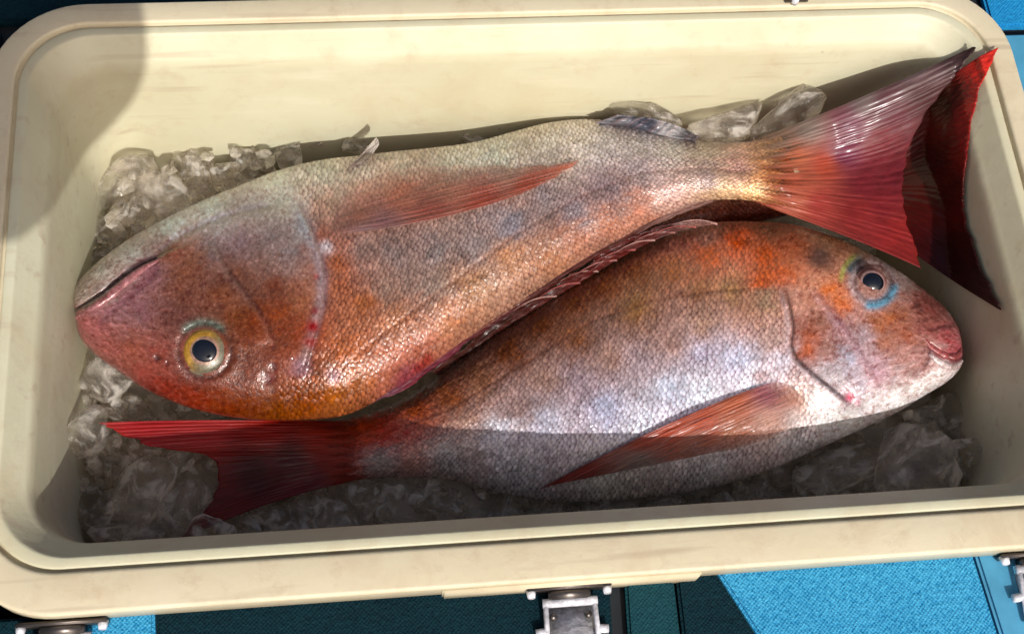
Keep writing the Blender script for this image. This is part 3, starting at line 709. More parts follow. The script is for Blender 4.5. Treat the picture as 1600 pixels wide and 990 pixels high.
GA = [(740, 240, (1.45, 1.75, 1.75)), (560, 265, (1.4, 1.6, 1.55)), (900, 205, (1.4, 1.6, 1.6)), (1040, 230, (1.15, 1.2, 1.2)), (300, 330, (1.55, 1.8, 1.85)), (430, 285, (1.4, 1.6, 1.6)), (180, 410, (1.2, 1.2, 1.15)),
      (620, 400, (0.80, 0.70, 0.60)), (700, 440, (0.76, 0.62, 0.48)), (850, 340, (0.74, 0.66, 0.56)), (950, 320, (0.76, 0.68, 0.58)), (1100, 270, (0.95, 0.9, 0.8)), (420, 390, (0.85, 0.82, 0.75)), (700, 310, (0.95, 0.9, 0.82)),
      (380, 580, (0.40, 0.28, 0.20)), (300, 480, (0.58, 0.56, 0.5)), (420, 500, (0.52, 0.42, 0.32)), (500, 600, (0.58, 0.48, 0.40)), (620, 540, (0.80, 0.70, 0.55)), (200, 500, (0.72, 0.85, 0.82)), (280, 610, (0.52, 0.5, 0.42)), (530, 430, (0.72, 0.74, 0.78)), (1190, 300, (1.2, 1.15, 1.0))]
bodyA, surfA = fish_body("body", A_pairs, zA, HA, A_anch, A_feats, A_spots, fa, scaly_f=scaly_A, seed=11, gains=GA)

# ---- fish B: the lower one, head at the right, its back under fish A
B_pairs = [(1503, 532, 1504, 550), (1497, 507, 1502, 573), (1480, 483, 1480, 596), (1450, 457, 1446, 617), (1410, 427, 1400, 645), (1360, 396, 1340, 673),
           (1305, 370, 1280, 700), (1245, 352, 1215, 729), (1185, 346, 1150, 752), (1120, 347, 1085, 767), (1050, 360, 1015, 777), (985, 388, 945, 782), (920, 425, 880, 783),
           (860, 462, 820, 778), (800, 502, 765, 766), (745, 542, 715, 752), (690, 582, 665, 747), (640, 616, 615, 746), (590, 640, 570, 748), (545, 653, 530, 754), (505, 660, 495, 764)]
B_anch = [(1100, 400, (205, 95, 48)), (1150, 380, (208, 90, 48)), (1200, 400, (220, 98, 50)), (1200, 430, (220, 110, 62)), (1100, 362, (190, 140, 120)), (1050, 375, (175, 110, 90)), (1200, 356, (170, 110, 80)), (1250, 385, (195, 100, 68)), (1230, 420, (225, 110, 65)),
 (1275, 445, (228, 145, 112)), (1240, 470, (222, 155, 132)), (1300, 450, (230, 110, 58)), (1320, 475, (220, 112, 68)), (1310, 510, (150, 105, 105)), (1262, 520, (160, 78, 48)), (1256, 545, (178, 85, 42)), (1280, 500, (170, 110, 90)), (1290, 540, (165, 115, 100)),
 (1340, 372, (170, 108, 80)), (1300, 372, (170, 105, 75)), (1400, 412, (190, 150, 140)), (1420, 440, (200, 165, 155)), (1440, 455, (170, 100, 90)), (1460, 475, (165, 85, 78)), (1400, 500, (185, 102, 62)), (1420, 530, (170, 95, 68)), (1450, 510, (165, 95, 88)), (1480, 530, (170, 78, 82)), (1492, 550, (165, 70, 80)), (1440, 560, (165, 115, 110)), (1385, 540, (180, 115, 90)), (1380, 510, (185, 110, 75)),
 (1350, 530, (190, 160, 162)), (1320, 560, (182, 180, 195)), (1340, 600, (175, 162, 172)), (1300, 590, (180, 170, 172)), (1370, 580, (190, 150, 158)), (1320, 615, (180, 152, 158)), (1400, 590, (172, 150, 152)), (1400, 560, (170, 120, 110)), (1475, 578, (238, 232, 232)), (1440, 602, (238, 232, 232)), (1400, 630, (232, 228, 228)), (1330, 660, (236, 228, 222)), (1280, 625, (236, 228, 222)), (1360, 635, (222, 212, 212)), (1300, 650, (232, 228, 225)),
 (1200, 470, (192, 162, 132)), (1150, 450, (182, 142, 98)), (1100, 450, (176, 122, 84)), (1050, 420, (168, 98, 54)), (1000, 430, (152, 90, 48)), (950, 450, (145, 82, 42)), (900, 470, (135, 76, 36)), (850, 510, (125, 66, 30)), (800, 550, (125, 66, 26)), (900, 530, (140, 85, 48)), (1000, 480, (162, 115, 68)), (1100, 500, (184, 146, 122)), (1200, 520, (198, 165, 152)), (1050, 530, (178, 142, 128)), (950, 560, (174, 138, 122)), (850, 590, (172, 136, 118)), (750, 590, (152, 104, 74)), (700, 620, (145, 82, 42)), (650, 640, (165, 80, 42)), (800, 630, (165, 135, 125)), (720, 655, (180, 142, 126)), (900, 600, (175, 150, 150)), (1000, 570, (185, 165, 168)), (1100, 550, (202, 192, 204)), (1150, 560, (218, 218, 234)), (1050, 610, (212, 214, 226)), (950, 640, (190, 188, 204)), (850, 660, (196, 192, 200)), (780, 675, (208, 204, 208)), (1180, 600, (244, 244, 248)), (1220, 560, (218, 208, 214)), (1100, 620, (244, 248, 252)), (1000, 670, (224, 226, 234)),
 (640, 672, (190, 110, 95)), (600, 672, (185, 60, 40)), (560, 665, (190, 70, 35)), (520, 690, (165, 35, 25)),
 (600, 720, (150, 140, 135)), (700, 720, (175, 170, 170)), (800, 740, (195, 195, 196)), (950, 750, (208, 206, 198)), (1100, 740, (208, 203, 198)), (1250, 690, (220, 214, 212)), (520, 735, (120, 40, 35)), (1200, 680, (225, 200, 190)), (1245, 625, (210, 175, 155))]
B_feats = [dict(type='ring', line=[(1364, 441), (1365, 441)], r=32, w=8, depth=-0.0004, col=(190, 165, 165), k=0.65),
           dict(type='ring', line=[(1364, 441), (1365, 441)], r=28, w=3.0, depth=0.0007, col=(90, 50, 45), k=0.6),
           dict(type='ring', line=[(1362, 440), (1365, 441)], r=37, w=7, depth=0.0, col=(85, 165, 195), k=0.8, arc=(10, 100)),
           dict(type='ring', line=[(1362, 440), (1365, 441)], r=39, w=8, depth=0.0, col=(45, 90, 100), k=0.85, arc=(-155, -115)),
           dict(type='ring', line=[(1362, 440), (1365, 441)], r=48, w=4, depth=0.0, col=(165, 175, 75), k=0.6, arc=(-175, -125)),
           dict(type='step', line=[(1222, 440), (1232, 480), (1238, 510), (1234, 540), (1243, 562), (1275, 590), (1310, 618), (1335, 642)], side=1, w=70, depth=0.0034, col=(55, 20, 18), k=0.9, edge=(228, 205, 205), ek=0.5),
           dict(type='step', line=[(1262, 440), (1300, 490), (1335, 535), (1358, 575), (1378, 612)], side=1, w=60, depth=0.0007, col=(140, 80, 90), k=0.4, edge=(215, 160, 165), ek=0.3),
           dict(type='groove', line=[(1510, 558), (1490, 562), (1470, 552), (1452, 540)], w=4.0, depth=0.0028, col=(90, 25, 30), k=0.85, fade=False),
           dict(type='groove', line=[(1452, 538), (1448, 565), (1425, 592)], w=4, depth=0.0012, col=(130, 90, 90), k=0.5),
           dict(type='groove', line=[(1495, 505), (1470, 508), (1450, 515)], w=4, depth=0.0010, col=(120, 50, 55), k=0.4),
           dict(type='groove', line=[(1225, 450), (1120, 455), (1020, 470), (920, 505), (800, 580), (700, 640), (560, 690)], w=3.0, depth=0.0004, col=(95, 50, 30), k=0.5)]
B_spots = [(1281, 402, 17, (70, 48, 48), 0.85, 0.0006), (1347, 398, 9, (175, 150, 130), 0.4, 0.0), 
           (1328, 620, 7, (190, 20, 75), 0.9, 0.0006), (1340, 628, 5, (190, 80, 110), 0.6, 0.0), (1188, 590, 13, (165, 100, 80), 0.55, 0.0), (1432, 476, 5, (85, 45, 45), 0.8, 0.0008), (1440, 484, 4, (95, 50, 50), 0.6, 0.0005), (1486, 488, 5, (230, 200, 200), 0.7, 0.0), (1412, 430, 6, (235, 210, 205), 0.7, 0.0),
           (635, 676, 7, (150, 15, 20), 0.7, 0.0), (618, 668, 6, (160, 30, 25), 0.6, 0.0), (1430, 585, 9, (140, 110, 110), 0.4, 0.0)]
fb = empty("sea_bream", P(1050, 560, -0.12))
tag(fb, "silver-bellied sea bream with its head at the right, back tucked under the other", "fish", "sea bream in the cooler")
zB = lambda s: np.interp(s, np.linspace(0, 1, 21), np.convolve(np.pad(np.interp(np.linspace(0, 1, 21), [0, 0.25, 0.5, 0.7, 0.85, 1.0], [-0.070, -0.073, -0.094, -0.097, -0.094, -0.093]), 2, 'edge'), np.ones(5) / 5, 'valid'))
HB = lambda s: np.interp(s, [0, 0.05, 0.12, 0.25, 0.38, 0.5, 0.62, 0.75, 0.86, 0.94, 1.0], [0.008, 0.016, 0.023, 0.033, 0.040, 0.042, 0.039, 0.030, 0.018, 0.010, 0.0042])
def scaly_B(px, py):
    d, side, al = polydist(px, py, [(1190, 330), (1225, 400), (1226, 450), (1238, 510), (1234, 540), (1243, 562), (1275, 600), (1290, 720)])
    return np.clip(smooth(-4, 12, d * side), 0.06, 1)
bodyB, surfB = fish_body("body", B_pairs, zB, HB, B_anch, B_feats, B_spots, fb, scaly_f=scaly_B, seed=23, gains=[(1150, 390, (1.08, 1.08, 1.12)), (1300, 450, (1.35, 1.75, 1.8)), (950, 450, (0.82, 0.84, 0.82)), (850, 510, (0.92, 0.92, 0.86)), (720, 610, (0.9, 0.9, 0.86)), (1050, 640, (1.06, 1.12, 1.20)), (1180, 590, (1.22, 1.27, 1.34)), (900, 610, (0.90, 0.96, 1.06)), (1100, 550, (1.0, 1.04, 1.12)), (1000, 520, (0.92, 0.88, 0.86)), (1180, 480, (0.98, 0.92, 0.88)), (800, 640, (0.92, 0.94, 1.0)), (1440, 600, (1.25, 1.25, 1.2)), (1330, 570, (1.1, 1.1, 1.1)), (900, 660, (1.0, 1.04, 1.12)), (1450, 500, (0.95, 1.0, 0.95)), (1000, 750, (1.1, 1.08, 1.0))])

# ---- eyes
def irisA(f, x, y):
    gold = np.array([0.42, 0.21, 0.02]); sil = np.array([0.13, 0.12, 0.085]); dark = np.array([0.10, 0.06, 0.06])
    k = 0.5 + 0.5 * math.tanh(3.0 * (x * 0.75 - y * 0.75))       # right / near side silver
    c = gold * (1 - k) + sil * k
    if f < 0.57: c = np.array([0.30, 0.17, 0.12])
    an_ = math.atan2(y, x); c = c * (1 + 0.35 * mnoise.noise(Vector((3 * math.cos(an_), 3 * math.sin(an_), f * 2.5))))
    if f > 0.80: c = c * (1 - (f - 0.80) / 0.2) + np.array([0.10, 0.07, 0.06]) * (f - 0.80) / 0.2
    return c
def irisB(f, x, y):
    c = np.array([0.26, 0.10, 0.09])
    if f < 0.72: c = np.array([0.38, 0.22, 0.20])
    if f > 0.92: c = np.array([0.10, 0.05, 0.05])
    return c
eye(fa, surfA, 320, 548, 40, 19.5, irisA, (-0.05, -0.32, 1))
eye(fb, surfB, 1364, 441, 26, 16.5, irisB, (0.0, -0.20, 1))

# ---- lips: fleshy rolls along the mouth
def lip(name, line, r_px, surf, root, colr, lift=0.0):
    C_ = resample(line, 40); n = 12; V = []
    Z = np.array([surf(x, y) for x, y in C_]); Z = np.convolve(np.pad(Z, 4, 'edge'), np.ones(9) / 9, 'valid')
    Q = P(C_[:, 0], C_[:, 1], Z + lift)
    for i in range(40):
        d = Vector(Q[min(i + 1, 39)] - Q[max(i - 1, 0)]).normalized(); sd = d.cross(Vector((0, 0, 1))).normalized(); up = sd.cross(d)
        rr = r_px / F * 0.72 * (math.sin(math.pi * (0.06 + 0.90 * i / 39)) ** 0.6) * (1 + 0.12 * mnoise.noise(Vector((i * 0.3, r_px, 1))))
        V.append([list(Vector(Q[i]) + sd * rr * math.cos(2 * math.pi * j / n) + up * rr * 0.75 * math.sin(2 * math.pi * j / n)) for j in range(n + 1)])
    V = np.array(V); me = grid_mesh(name, V)
    nse = fbm_grid((40, n + 1), (12, 4), int(r_px * 7)) * 0.16
    set_attr(me, "Col", (np.array(s2l(colr)) * ALB * (1 + nse[..., None])).reshape(-1, 3), 'FLOAT_COLOR')
    set_attr(me, "scaly", np.zeros(V.shape[0] * V.shape[1]), 'FLOAT')
    set_attr(me, "skin_uv", np.stack([np.repeat(np.linspace(0, .05, 40), n + 1), np.tile(np.linspace(0, .01, n + 1), 40), np.zeros(40 * (n + 1))], -1), 'FLOAT_VECTOR')
    return link(name, me, M_FISH, root)
lip("upper_lip", [(119, 497), (142, 482), (168, 465), (198, 440), (224, 420), (248, 406)], 7.5, surfA, fa, (158, 104, 104))
lip("upper_lip", [(1502, 545), (1492, 556), (1474, 553), (1454, 541), (1446, 530)], 7.5, surfB, fb, (150, 78, 78))
lip("lower_lip", [(1503, 563), (1490, 572), (1470, 567), (1452, 553)], 6.5, surfB, fb, (215, 195, 190))

# ---- tails
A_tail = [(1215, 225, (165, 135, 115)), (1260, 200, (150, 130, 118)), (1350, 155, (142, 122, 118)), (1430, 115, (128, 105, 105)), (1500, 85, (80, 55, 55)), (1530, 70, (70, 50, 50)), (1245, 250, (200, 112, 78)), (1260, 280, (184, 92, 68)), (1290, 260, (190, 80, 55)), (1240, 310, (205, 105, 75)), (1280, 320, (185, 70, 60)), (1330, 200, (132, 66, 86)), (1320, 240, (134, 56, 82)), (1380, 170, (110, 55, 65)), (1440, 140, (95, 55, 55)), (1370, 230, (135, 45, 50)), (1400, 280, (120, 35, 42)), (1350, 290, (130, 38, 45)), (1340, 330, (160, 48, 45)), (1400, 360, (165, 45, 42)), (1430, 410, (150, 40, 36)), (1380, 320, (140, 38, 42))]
zTA = lambda px, py, U, v: np.interp(v, [0, 1], [0, 1]) * 0 + (-0.054) * (1 - v) + v * (-0.004 - 0.040 * smooth(0.0, 0.55, U)) + 0.003 * np.sin(v * 3.1) + (0.002 + 0.0095 * (1 - (2 * U - 1) ** 2)) * (1 - smooth(0.05, 0.40, v))
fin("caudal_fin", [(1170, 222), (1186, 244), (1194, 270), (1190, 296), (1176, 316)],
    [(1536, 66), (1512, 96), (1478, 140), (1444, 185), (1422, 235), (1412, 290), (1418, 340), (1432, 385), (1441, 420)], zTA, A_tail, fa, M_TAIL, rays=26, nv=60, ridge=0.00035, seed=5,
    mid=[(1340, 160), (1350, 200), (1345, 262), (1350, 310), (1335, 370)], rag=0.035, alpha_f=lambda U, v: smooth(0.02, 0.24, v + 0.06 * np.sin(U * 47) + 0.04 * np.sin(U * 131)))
B_tail = [(160, 662, (185, 42, 40)), (230, 665, (190, 38, 40)), (320, 668, (188, 48, 46)), (420, 668, (175, 35, 25)), (500, 680, (170, 45, 25)), (540, 690, (165, 60, 40)), (450, 720, (95, 18, 18)), (480, 770, (120, 24, 30)), (350, 780, (125, 26, 24)), (290, 830, (150, 40, 34)), (400, 740, (80, 14, 14))]
zTB = lambda px, py, U, v: (-0.0905 + 0.0125 * (1 - (2 * U - 1) ** 2) * (1 - smooth(0.05, 0.35, v))) * (1 - v) + v * (-0.076 - 0.016 * smooth(0.25, 0.9, U)) + 0.006 * np.sin(v * 3.14) 
fin("caudal_fin", [(585, 660), (572, 690), (568, 718), (578, 746)],
    [(148, 660), (182, 676), (235, 698), (312, 708), (332, 722), (338, 742), (332, 768), (312, 806), (276, 846)], zTB, B_tail, fb, M_TAIL, rays=24, nv=60, ridge=0.00035, seed=6, rag=0.035,
    mid=[(360, 652), (400, 690), (440, 725), (420, 775)], alpha_f=lambda U, v: smooth(0.02, 0.20, v + 0.05 * np.sin(U * 41)))

# ---- pectoral fins
A_pec = [(515, 345, (170, 110, 95)), (560, 330, (190, 120, 95)), (620, 300, (205, 120, 90)), (700, 290, (200, 130, 105)), (800, 270, (190, 140, 120)), (600, 350, (165, 115, 115)), (680, 335, (175, 90, 75)), (760, 318, (185, 78, 52)), (820, 290, (190, 78, 45)), (890, 262, (195, 100, 70)), (570, 365, (160, 125, 125))]
def zPA(px, py, U, v):
    s_ = np.vectorize(lambda a, b: 0)(px, py) if False else 0
    return -0.0345 + 0.0025 * np.sin(v * 2.6) - 0.0095 * smooth(0.75, 0.0, U) * smooth(0.0, 0.5, v)
# heights follow the body: look the body surface up and lift the fin above it
def over(surf, lift, n=26):
    def f(px, py, U, v):
        a, b = px.shape
        ii = np.unique(np.linspace(0, a - 1, n).astype(int)); jj = np.unique(np.linspace(0, b - 1, 14).astype(int))
        g = np.array([[surf(px[i, j], py[i, j]) for j in jj] for i in ii])
        gi = np.stack([np.interp(np.arange(b), jj, g[k]) for k in range(len(ii))])
        out = np.stack([np.interp(np.arange(a), ii, gi[:, j]) for j in range(b)], 1)
        return out + lift(U, v)
    return f
fin("pectoral_fin", [(522, 322), (512, 345), (512, 368)], [(640, 262), (720, 258), (800, 258), (870, 256), (915, 250), (880, 272), (820, 300)],
    over(surfA, lambda U, v: 0.0012 + 0.0022 * np.sin(v * 2.8)), A_pec, fa, M_FIN, rays=16, nv=50, ridge=0.0005, seed=8, thick=0.0004,
    mid=[(560, 275), (640, 300), (690, 350)], alpha_f=lambda U, v: np.clip(0.12 + 0.78 * U ** 1.5, 0, 1) * np.clip(1.2 - 0.25 * v, 0, 1) * np.clip(v * 6, 0, 1), spine=0.25, rag=0.05)
fin("pelvic_fin", [(540, 268), (552, 258), (572, 256)], [(588, 215), (591, 219), (592, 226)], over(surfA, lambda U, v: 0.0010 + 0.012 * v ** 2 * (1 - 0.6 * U)),
    [(545, 265, (190, 165, 155)), (570, 245, (215, 200, 190)), (588, 222, (240, 232, 222))], fa, M_FIN, rays=4, nv=30, ridge=0.0010, seed=9, thick=0.0007, alpha_f=lambda U, v: np.clip(1.0 - 0.45 * U, 0, 1))
B_pec = [(1215, 600, (165, 85, 65)), (1240, 615, (205, 130, 100)), (1265, 625, (220, 160, 130)), (1200, 615, (180, 100, 110)), (1150, 635, (205, 105, 60)), (1100, 655, (205, 85, 40)), (1050, 670, (205, 80, 38)), (1000, 690, (200, 80, 45)), (900, 735, (170, 60, 45)), (850, 760, (160, 55, 45)), (1150, 670, (215, 130, 85)), (1080, 695, (200, 120, 90)), (1200, 660, (225, 170, 145)), (1250, 655, (228, 215, 210)), (1000, 720, (175, 150, 140))]
fin("pectoral_fin", [(1212, 594), (1240, 606), (1262, 632), (1258, 658)], [(843, 764), (870, 756), (960, 738), (1040, 722), (1110, 706)],
    over(surfB, lambda U, v: 0.0012 + 0.0024 * np.sin(v * 2.8) * (1 - 0.5 * U)), B_pec, fb, M_FIN, rays=15, nv=50, ridge=0.0005, seed=12, thick=0.0004,
    mid=[(1040, 655), (1090, 672), (1130, 690), (1180, 700)], alpha_f=lambda U, v: np.clip(1.05 - 0.7 * U ** 1.3, 0.15, 1) * np.clip(0.25 + v * 7, 0, 1), spine=0.2)

# ---- dorsal fins, folded down along the backs
A_dor = [(600, 622, (125, 70, 85)), (650, 590, (120, 40, 55)), (700, 560, (120, 48, 62)), (760, 515, (95, 36, 40)), (850, 455, (90, 44, 40)), (950, 395, (95, 48, 40)), (1090, 320, (150, 110, 100))]
fin("dorsal_fin", [(560, 632), (610, 608), (668, 570), (733, 524), (798, 480), (860, 438), (923, 398), (985, 364), (1042, 335), (1096, 312)],
    [(582, 631), (635, 608), (692, 568), (752, 523), (814, 479), (875, 438), (935, 400), (995, 368), (1050, 342), (1118, 314)],
    lambda px, py, U, v: -0.0665 - 0.006 * v, A_dor, fa, M_TAIL, rays=30, nv=14, ridge=0.0006, seed=14, thick=0.0006, spine=0.05, rag=0.4)
B_dor = [(1090, 346, (165, 120, 110)), (1040, 352, (120, 72, 70)), (1000, 372, (112, 46, 42)), (950, 390, (120, 42, 36)), (900, 410, (110, 38, 32)), (850, 450, (95, 38, 32)), (780, 500, (85, 38, 32))]
bd_base = [(1120, 350), (1080, 356), (1030, 372), (985, 394), (940, 420), (900, 445), (860, 468), (800, 508), (745, 548), (690, 588)]
bd_z = lambda U: np.interp(U, [0, 0.3, 1], [-0.073, -0.080, -0.094])
fin("dorsal_fin", bd_base,
    [(1072, 343), (1028, 352), (978, 370), (935, 392), (894, 416), (858, 440), (822, 462), (762, 504), (706, 544), (664, 578)],
    lambda px, py, U, v: bd_z(U) + 0.007 * np.sin(v * 1.7), B_dor, fb, M_FIN, rays=16, nv=24, ridge=0.0010, seed=15, thick=0.0006, spine=0.1, rag=0.5, alpha_f=lambda U, v: np.clip(0.95 - 0.5 * v, 0, 1))
def spine_part(b, t, zb, zt, r0, root, colr):
    """one stiff fin spine: a thin tapered, slightly bent rod"""
    n, k = 14, 8; V = []
    B_, T_ = P(*b, zb), P(*t, zt)
    for i in range(n):
        f = i / (n - 1); p_ = Vector(B_ * (1 - f) + T_ * f) + Vector((0, 0.002 * math.sin(f * 3.1), 0.0018 * math.sin(f * 3.1)))
        d = Vector(T_ - B_).normalized(); sd = d.cross(Vector((0, 0, 1))).normalized(); up = sd.cross(d); r = r0 * (1 - 0.88 * f)
        V.append([list(p_ + sd * r * math.cos(2 * math.pi * j / k) + up * r * math.sin(2 * math.pi * j / k)) for j in range(k + 1)])
    V = np.array(V); me = grid_mesh("fin_spine", V); c_ = s2l(colr) * ALB
    set_attr(me, "Col", np.tile(c_, (n * (k + 1), 1)), 'FLOAT_COLOR'); set_attr(me, "skin_uv", V.reshape(-1, 3) * 4, 'FLOAT_VECTOR'); set_attr(me, "alpha", np.ones(n * (k + 1)), 'FLOAT')
    return link("fin_spine", me, M_TAIL, root)
sb = resample(bd_base, 60); rs = np.random.default_rng(4)
for q_ in (0, 4, 8, 12, 16, 20, 24, 28, 33):
    u_ = q_ / 59; b_ = sb[q_]; tn = sb[min(q_ + 9, 59)] - sb[q_]; tn = tn / np.linalg.norm(tn)
    nn = np.array([tn[1], -tn[0]]); nn = nn if nn[1] < 0 else -nn
    L_ = 62 + rs.uniform(-8, 10); tp = b_ + tn * L_ * 0.96 + nn * (13 + rs.uniform(-4, 5))
    zb_ = float(bd_z(u_)); spine_part(tuple(b_), tuple(tp), zb_ + 0.001, zb_ + 0.0065, 0.00085, fb, [(196, 150, 140), (170, 92, 86), (185, 125, 118)][q_ % 3])
# anal fin of fish A: a wet grey fold on the far edge, its white glare painted in
fin("anal_fin", [(930, 192), (980, 200), (1030, 211), (1085, 222)], [(965, 180), (1010, 184), (1052, 194), (1092, 214)], lambda px, py, U, v: -0.066 + 0.009 * v,
    [(950, 190, (135, 132, 138)), (1010, 192, (88, 90, 104)), (1050, 198, (190, 186, 186)), (1080, 215, (110, 105, 108))], fa, M_TAIL, rays=8, nv=12, ridge=0.0016, seed=16, thick=0.0008, spine=0.2)

# ---- fish C: a third one under the others, only its tail in sight
fc = empty("sea_bream", P(1250, 330, -0.14))
tag(fc, "hidden sea bream with only its dark red tail fin showing at the right wall", "fish", "sea bream in the cooler")
C_pairs = [(820, 330, 822, 345), (850, 300, 855, 372), (910, 275, 920, 392), (980, 262, 990, 392), (1060, 258, 1070, 378), (1140, 262, 1150, 356), (1220, 270, 1225, 338), (1290, 276, 1292, 326), (1350, 272, 1350, 328)]
fish_body("body", C_pairs, lambda s: np.interp(s, [0, 0.6, 1], [-0.135, -0.135, -0.085]), lambda s: np.interp(s, [0, 0.1, 0.4, 0.8, 1.0], [0.006, 0.014, 0.020, 0.012, 0.005]),
          [(900, 330, (160, 110, 80)), (1200, 300, (165, 90, 70)), (1330, 300, (150, 50, 40))], [], [], fc, NS=120, NT_=60, scaly_f=lambda a, b: np.ones_like(a), seed=31)
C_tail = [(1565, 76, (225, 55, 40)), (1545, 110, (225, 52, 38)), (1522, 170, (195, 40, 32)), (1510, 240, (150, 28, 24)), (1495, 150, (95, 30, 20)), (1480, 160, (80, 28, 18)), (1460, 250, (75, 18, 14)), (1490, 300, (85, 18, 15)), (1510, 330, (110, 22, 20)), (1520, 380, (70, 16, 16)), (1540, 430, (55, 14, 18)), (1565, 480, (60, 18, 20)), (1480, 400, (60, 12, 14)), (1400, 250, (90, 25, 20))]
def zTC(px, py, U, v): return -0.085 * (1 - v) + v * (0.007 - 0.050 * smooth(0.0, 0.45, U) - 0.012 * smooth(0.5, 1.0, U))
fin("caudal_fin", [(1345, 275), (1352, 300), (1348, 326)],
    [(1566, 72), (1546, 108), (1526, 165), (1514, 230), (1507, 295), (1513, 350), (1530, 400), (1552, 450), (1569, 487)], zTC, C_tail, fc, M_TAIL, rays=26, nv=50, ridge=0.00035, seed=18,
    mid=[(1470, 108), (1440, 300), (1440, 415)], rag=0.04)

# ------------------------------------------------------------------ ice
def ice_mesh(name, seed, sub=3, planes=9):
    r = random.Random(seed)
    bm = bmesh.new(); bmesh.ops.create_icosphere(bm, subdivisions=sub, radius=1.0)
    pl = []
    for _ in range(planes):
        v = Vector((r.gauss(0, 1), r.gauss(0, 1), r.gauss(0, 1))).normalized(); pl.append((v, r.uniform(0.50, 1.0)))
    for v in bm.verts:
        d = v.co.normalized()
        acc = 0.0
        for n_, c_ in pl:
            k = d.dot(n_)
            if k > 0.05: acc += (k / c_) ** 50
        rad = min(1.45, acc ** (-1 / 50)) if acc > 0 else 1.45
        rad *= 1 + 0.05 * mnoise.noise(d * 2.3 + Vector((seed, 0, 0))) + 0.02 * mnoise.noise(d * 7 + Vector((0, seed, 0)))
        v.co = d * rad
    me = bpy.data.meshes.new(name); bm.to_mesh(me); bm.free()
    me.polygons.foreach_set("use_smooth", [True] * len(me.polygons))
    me.materials.append(M_ICE)
    return me
ICE = [ice_mesh("ice_chunk", k * 3 + 1) for k in range(14)]
def chunk(px, py, z, size, label, group, k=None, rot=None):
    me = ICE[random.randrange(len(ICE)) if k is None else k]
    o = bpy.data.objects.new("ice_chunk", me); COL.objects.link(o)
    o.location = P(px, py, z); s = size / 2.2
    o.scale = s if isinstance(s, tuple) else (s * random.uniform(0.8, 1.2), s * random.uniform(0.8, 1.2), s * random.uniform(0.65, 0.95))
    o.rotation_euler = rot or (random.uniform(-.6, .6), random.uniform(-.6, .6), random.uniform(0, 6.28))
    return tag(o, label, "ice", group)
def chunk3(px, py, z, dims, rz, label, group, k, tilt=(0, 0)):
    o = chunk(px, py, z, 0.02, label, group, k, (tilt[0], tilt[1], rz)); o.scale = tuple(d / 2.1 for d in dims); return o
G1, G2, G3, G4 = "ice heaped at the far left corner", "ice heaped at the near left corner", "ice heaped at the near right corner", "ice along the far wall"
# pieces that stand out
chunk3(1240, 168, -0.060, (0.056, 0.026, 0.026), 0.55, "long glassy ice piece leaning on the far wall beside the upper fish's tail", G4, 2, (0.15, -0.2))
chunk3(1130, 195, -0.070, (0.050, 0.026, 0.022), 0.30, "flat grey ice piece between the long glassy one and the anal fin", G4, 5)
chunk3(1010, 176, -0.068, (0.036, 0.020, 0.024), -0.4, "pointed ice piece glinting behind the upper fish's anal fin", G4, 7)
chunk3(215, 785, -0.090, (0.042, 0.040, 0.032), 0.5, "largest rounded ice lump in the near left corner, below the red tail lobe", G2, 1)
chunk3(130, 680, -0.078, (0.036, 0.034, 0.030), 0.2, "frosty ice lump against the left wall beside the tip of the red tail", G2, 9)
chunk3(165, 590, -0.086, (0.040, 0.032, 0.026), -0.5, "flat clear ice piece under the snout of the upper fish", G2, 4)
chunk3(1420, 715, -0.084, (0.060, 0.044, 0.040), 0.6, "big dark clear ice block in the near right corner under the lower fish's chin", G3, 3)
chunk3(1300, 740, -0.090, (0.046, 0.030, 0.026), 0.1, "shaded ice piece left of the big block in the near right corner", G3, 8)
chunk3(1515, 720, -0.094, (0.022, 0.024, 0.022), 0.9, "small greenish ice piece wedged at the right wall", G3, 11)
chunk3(215, 260, -0.092, (0.024, 0.022, 0.026), 0.3, "upright ice piece topmost at the far left corner", G1, 6, (0.2, 0.3))
chunk3(265, 315, -0.092, (0.036, 0.028, 0.024), -0.6, "bright glinting ice piece just above the upper fish's jaw", G1, 10)
# the rest of the heaps
def heap(cells, z, size, label, group):
    for (x, y) in cells:
        chunk(x + random.uniform(-8, 8), y + random.uniform(-8, 8), z + random.uniform(-0.006, 0.006), size * random.uniform(0.75, 1.2), label, group)
heap([(185, 290), (195, 335), (235, 300), (280, 265), (320, 255), (310, 290), (350, 265), (385, 250), (360, 290), (420, 245), (170, 365), (215, 345), (160, 395), (455, 232), (400, 275)], -0.102, 0.026, "small clear ice piece heaped at the far left above the upper fish's head", G1)
heap([(500, 225), (545, 222), (600, 215), (650, 205), (700, 205), (740, 205), (780, 198), (830, 190), (880, 185), (930, 180), (1080, 200), (1180, 205), (960, 172)], -0.100, 0.022, "small ice piece in the narrow gap along the far wall", G4)
heap([(140, 560), (125, 620), (190, 640), (110, 740), (165, 730), (200, 700), (130, 800), (165, 835), (200, 845), (280, 720), (300, 790), (260, 840), (330, 845), (390, 840), (450, 830), (510, 815), (350, 790), (420, 800), (560, 790), (620, 800), (690, 790), (480, 790), (80, 790), (240, 650)], -0.100, 0.032, "clear ice piece heaped at the near left corner", G2)
heap([(1235, 745), (1260, 775), (1340, 700), (1370, 760), (1460, 650), (1470, 690), (1480, 760), (1500, 640), (1510, 670), (1530, 760), (1180, 780), (1120, 795), (1040, 800), (960, 805), (880, 810), (800, 805), (1520, 590), (1525, 540), (1440, 760)], -0.106, 0.032, "dark clear ice piece heaped at the near right corner", G3)

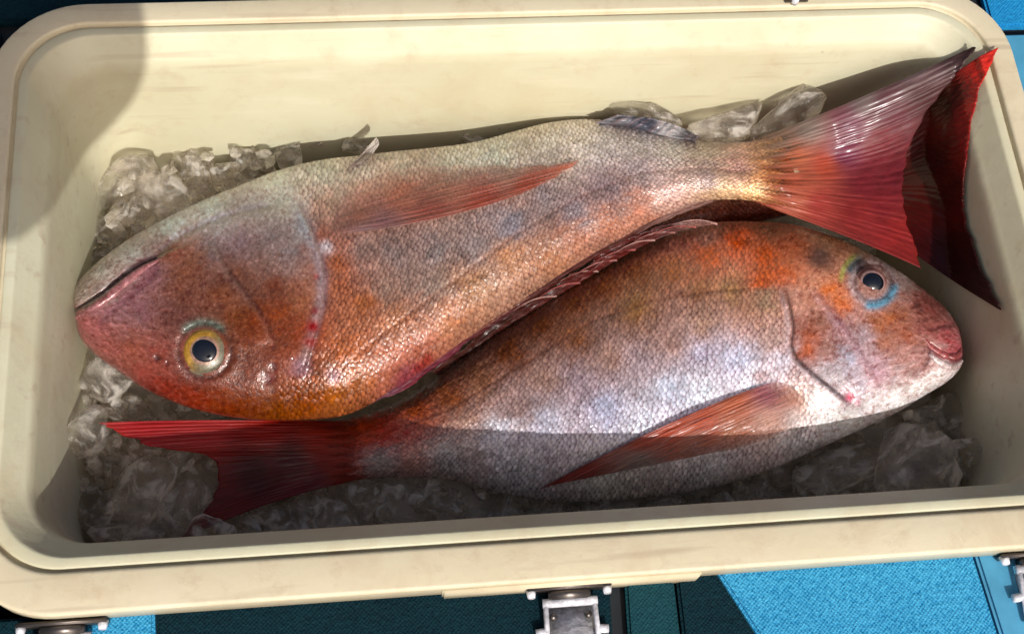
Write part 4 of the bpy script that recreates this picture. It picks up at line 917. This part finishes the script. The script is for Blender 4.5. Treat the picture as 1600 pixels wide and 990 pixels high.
def ice_bed():
    nx, ny = 130, 70
    X, Y = np.meshgrid(np.linspace(-0.246, 0.246, nx), np.linspace(-0.123, 0.123, ny), indexing='ij')
    Z = np.zeros_like(X)
    for i in range(nx):
        for j in range(ny):
            v = mnoise.cell(Vector((X[i, j] * 42, Y[i, j] * 42, 1.0))); f = mnoise.noise(Vector((X[i, j] * 60, Y[i, j] * 60, 4.0)))
            f2 = mnoise.noise(Vector((X[i, j] * 22, Y[i, j] * 22, 9.0)))
            x_, y_ = X[i, j], Y[i, j]
            lift = max(float(smooth(-0.01, -0.06, y_)), float(smooth(-0.10, -0.18, x_)), float(smooth(0.215, 0.235, x_) * smooth(0.03, -0.02, y_)))
            Z[i, j] = -0.148 + 0.034 * lift + (0.007 * f + 0.008 * f2)
    V = np.stack([X, Y, Z], -1)
    me = grid_mesh("crushed_ice", V)
    o = link("crushed_ice", me, M_BED); md = o.modifiers.new("depth", 'SOLIDIFY'); md.thickness = 0.03; md.offset = -1
    tag(o, "crushed ice filling the bottom of the cooler under the fish", "ice", None, 'stuff')
ice_bed()
def ice_chips():
    """loose slivers of crushed ice between the larger pieces"""
    r = random.Random(21); bm = bmesh.new()
    zones = [((95, 330, 560, 850), 60, (-0.108, -0.084)), ((320, 760, 760, 840), 40, (-0.118, -0.100)), ((1150, 1540, 640, 790), 45, (-0.112, -0.090)), ((150, 430, 235, 400), 60, (-0.104, -0.086)), ((430, 1120, 170, 235), 70, (-0.104, -0.092)), ((1480, 1545, 500, 640), 25, (-0.118, -0.104)), ((800, 1150, 780, 815), 40, (-0.118, -0.104))]
    for (x0, x1, y0, y1), n_, (za, zb) in zones:
        for _ in range(n_):
            u_, v_ = r.uniform(x0, x1), r.uniform(y0, y1); z_ = r.uniform(za, zb)
            c_ = Vector(P(u_, v_, z_))
            if not bool(inside_wall(np.array([[c_.x * 1.03, c_.y * 1.05, c_.z]]))[0]): continue
            g = bmesh.ops.create_icosphere(bm, subdivisions=1, radius=1.0)
            pl = [(Vector((r.gauss(0, 1), r.gauss(0, 1), r.gauss(0, 1))).normalized(), r.uniform(0.45, 0.9)) for _ in range(5)]
            S = Matrix.Diagonal((r.uniform(0.003, 0.0085), r.uniform(0.003, 0.006), r.uniform(0.002, 0.0045)))
            Rm = Euler((r.uniform(-.7, .7), r.uniform(-.7, .7), r.uniform(0, 6.3))).to_matrix()
            for v in g['verts']:
                d = v.co.normalized(); q_ = 1.25
                for n2, c2 in pl:
                    k = d.dot(n2)
                    if k > 0.1: q_ = min(q_, c2 / k)
                v.co = c_ + Rm @ (S @ (d * q_))
    o = bm_obj("ice_chips", bm, M_CHIP, None, False)
    tag(o, "loose wet slivers of crushed ice lying between the larger ice pieces", "ice", None, 'stuff')
ice_chips()

# ------------------------------------------------------------------ an added hat, unseen, placed out of frame only to shade the far left corner
def added_shade_hat():
    tgt = Vector(P(-25, 55, 0.0)); c = tgt + SUN * 0.72
    root = empty("added_shade_hat", c)
    Q = SUN.to_track_quat('Z', 'Y').to_matrix()
    def lathe(name, prof):
        n = 48; V = []
        for r, z in prof: V.append([list(c + Q @ Vector((r * math.cos(2 * math.pi * j / n), r * math.sin(2 * math.pi * j / n), z))) for j in range(n + 1)])
        return link(name, grid_mesh(name, np.array(V)), M_STRAW, root)
    b = lathe("brim", [(0.05, 0.0), (0.07, -0.003), (0.085, -0.006), (0.086, -0.008), (0.07, -0.006), (0.05, -0.003)])
    lathe("crown", [(0.052, 0.0), (0.050, 0.03), (0.044, 0.05), (0.03, 0.06), (0.0005, 0.063)])
    tag(root, "straw sun hat held above the cooler's near side", "hat")
added_shade_hat()
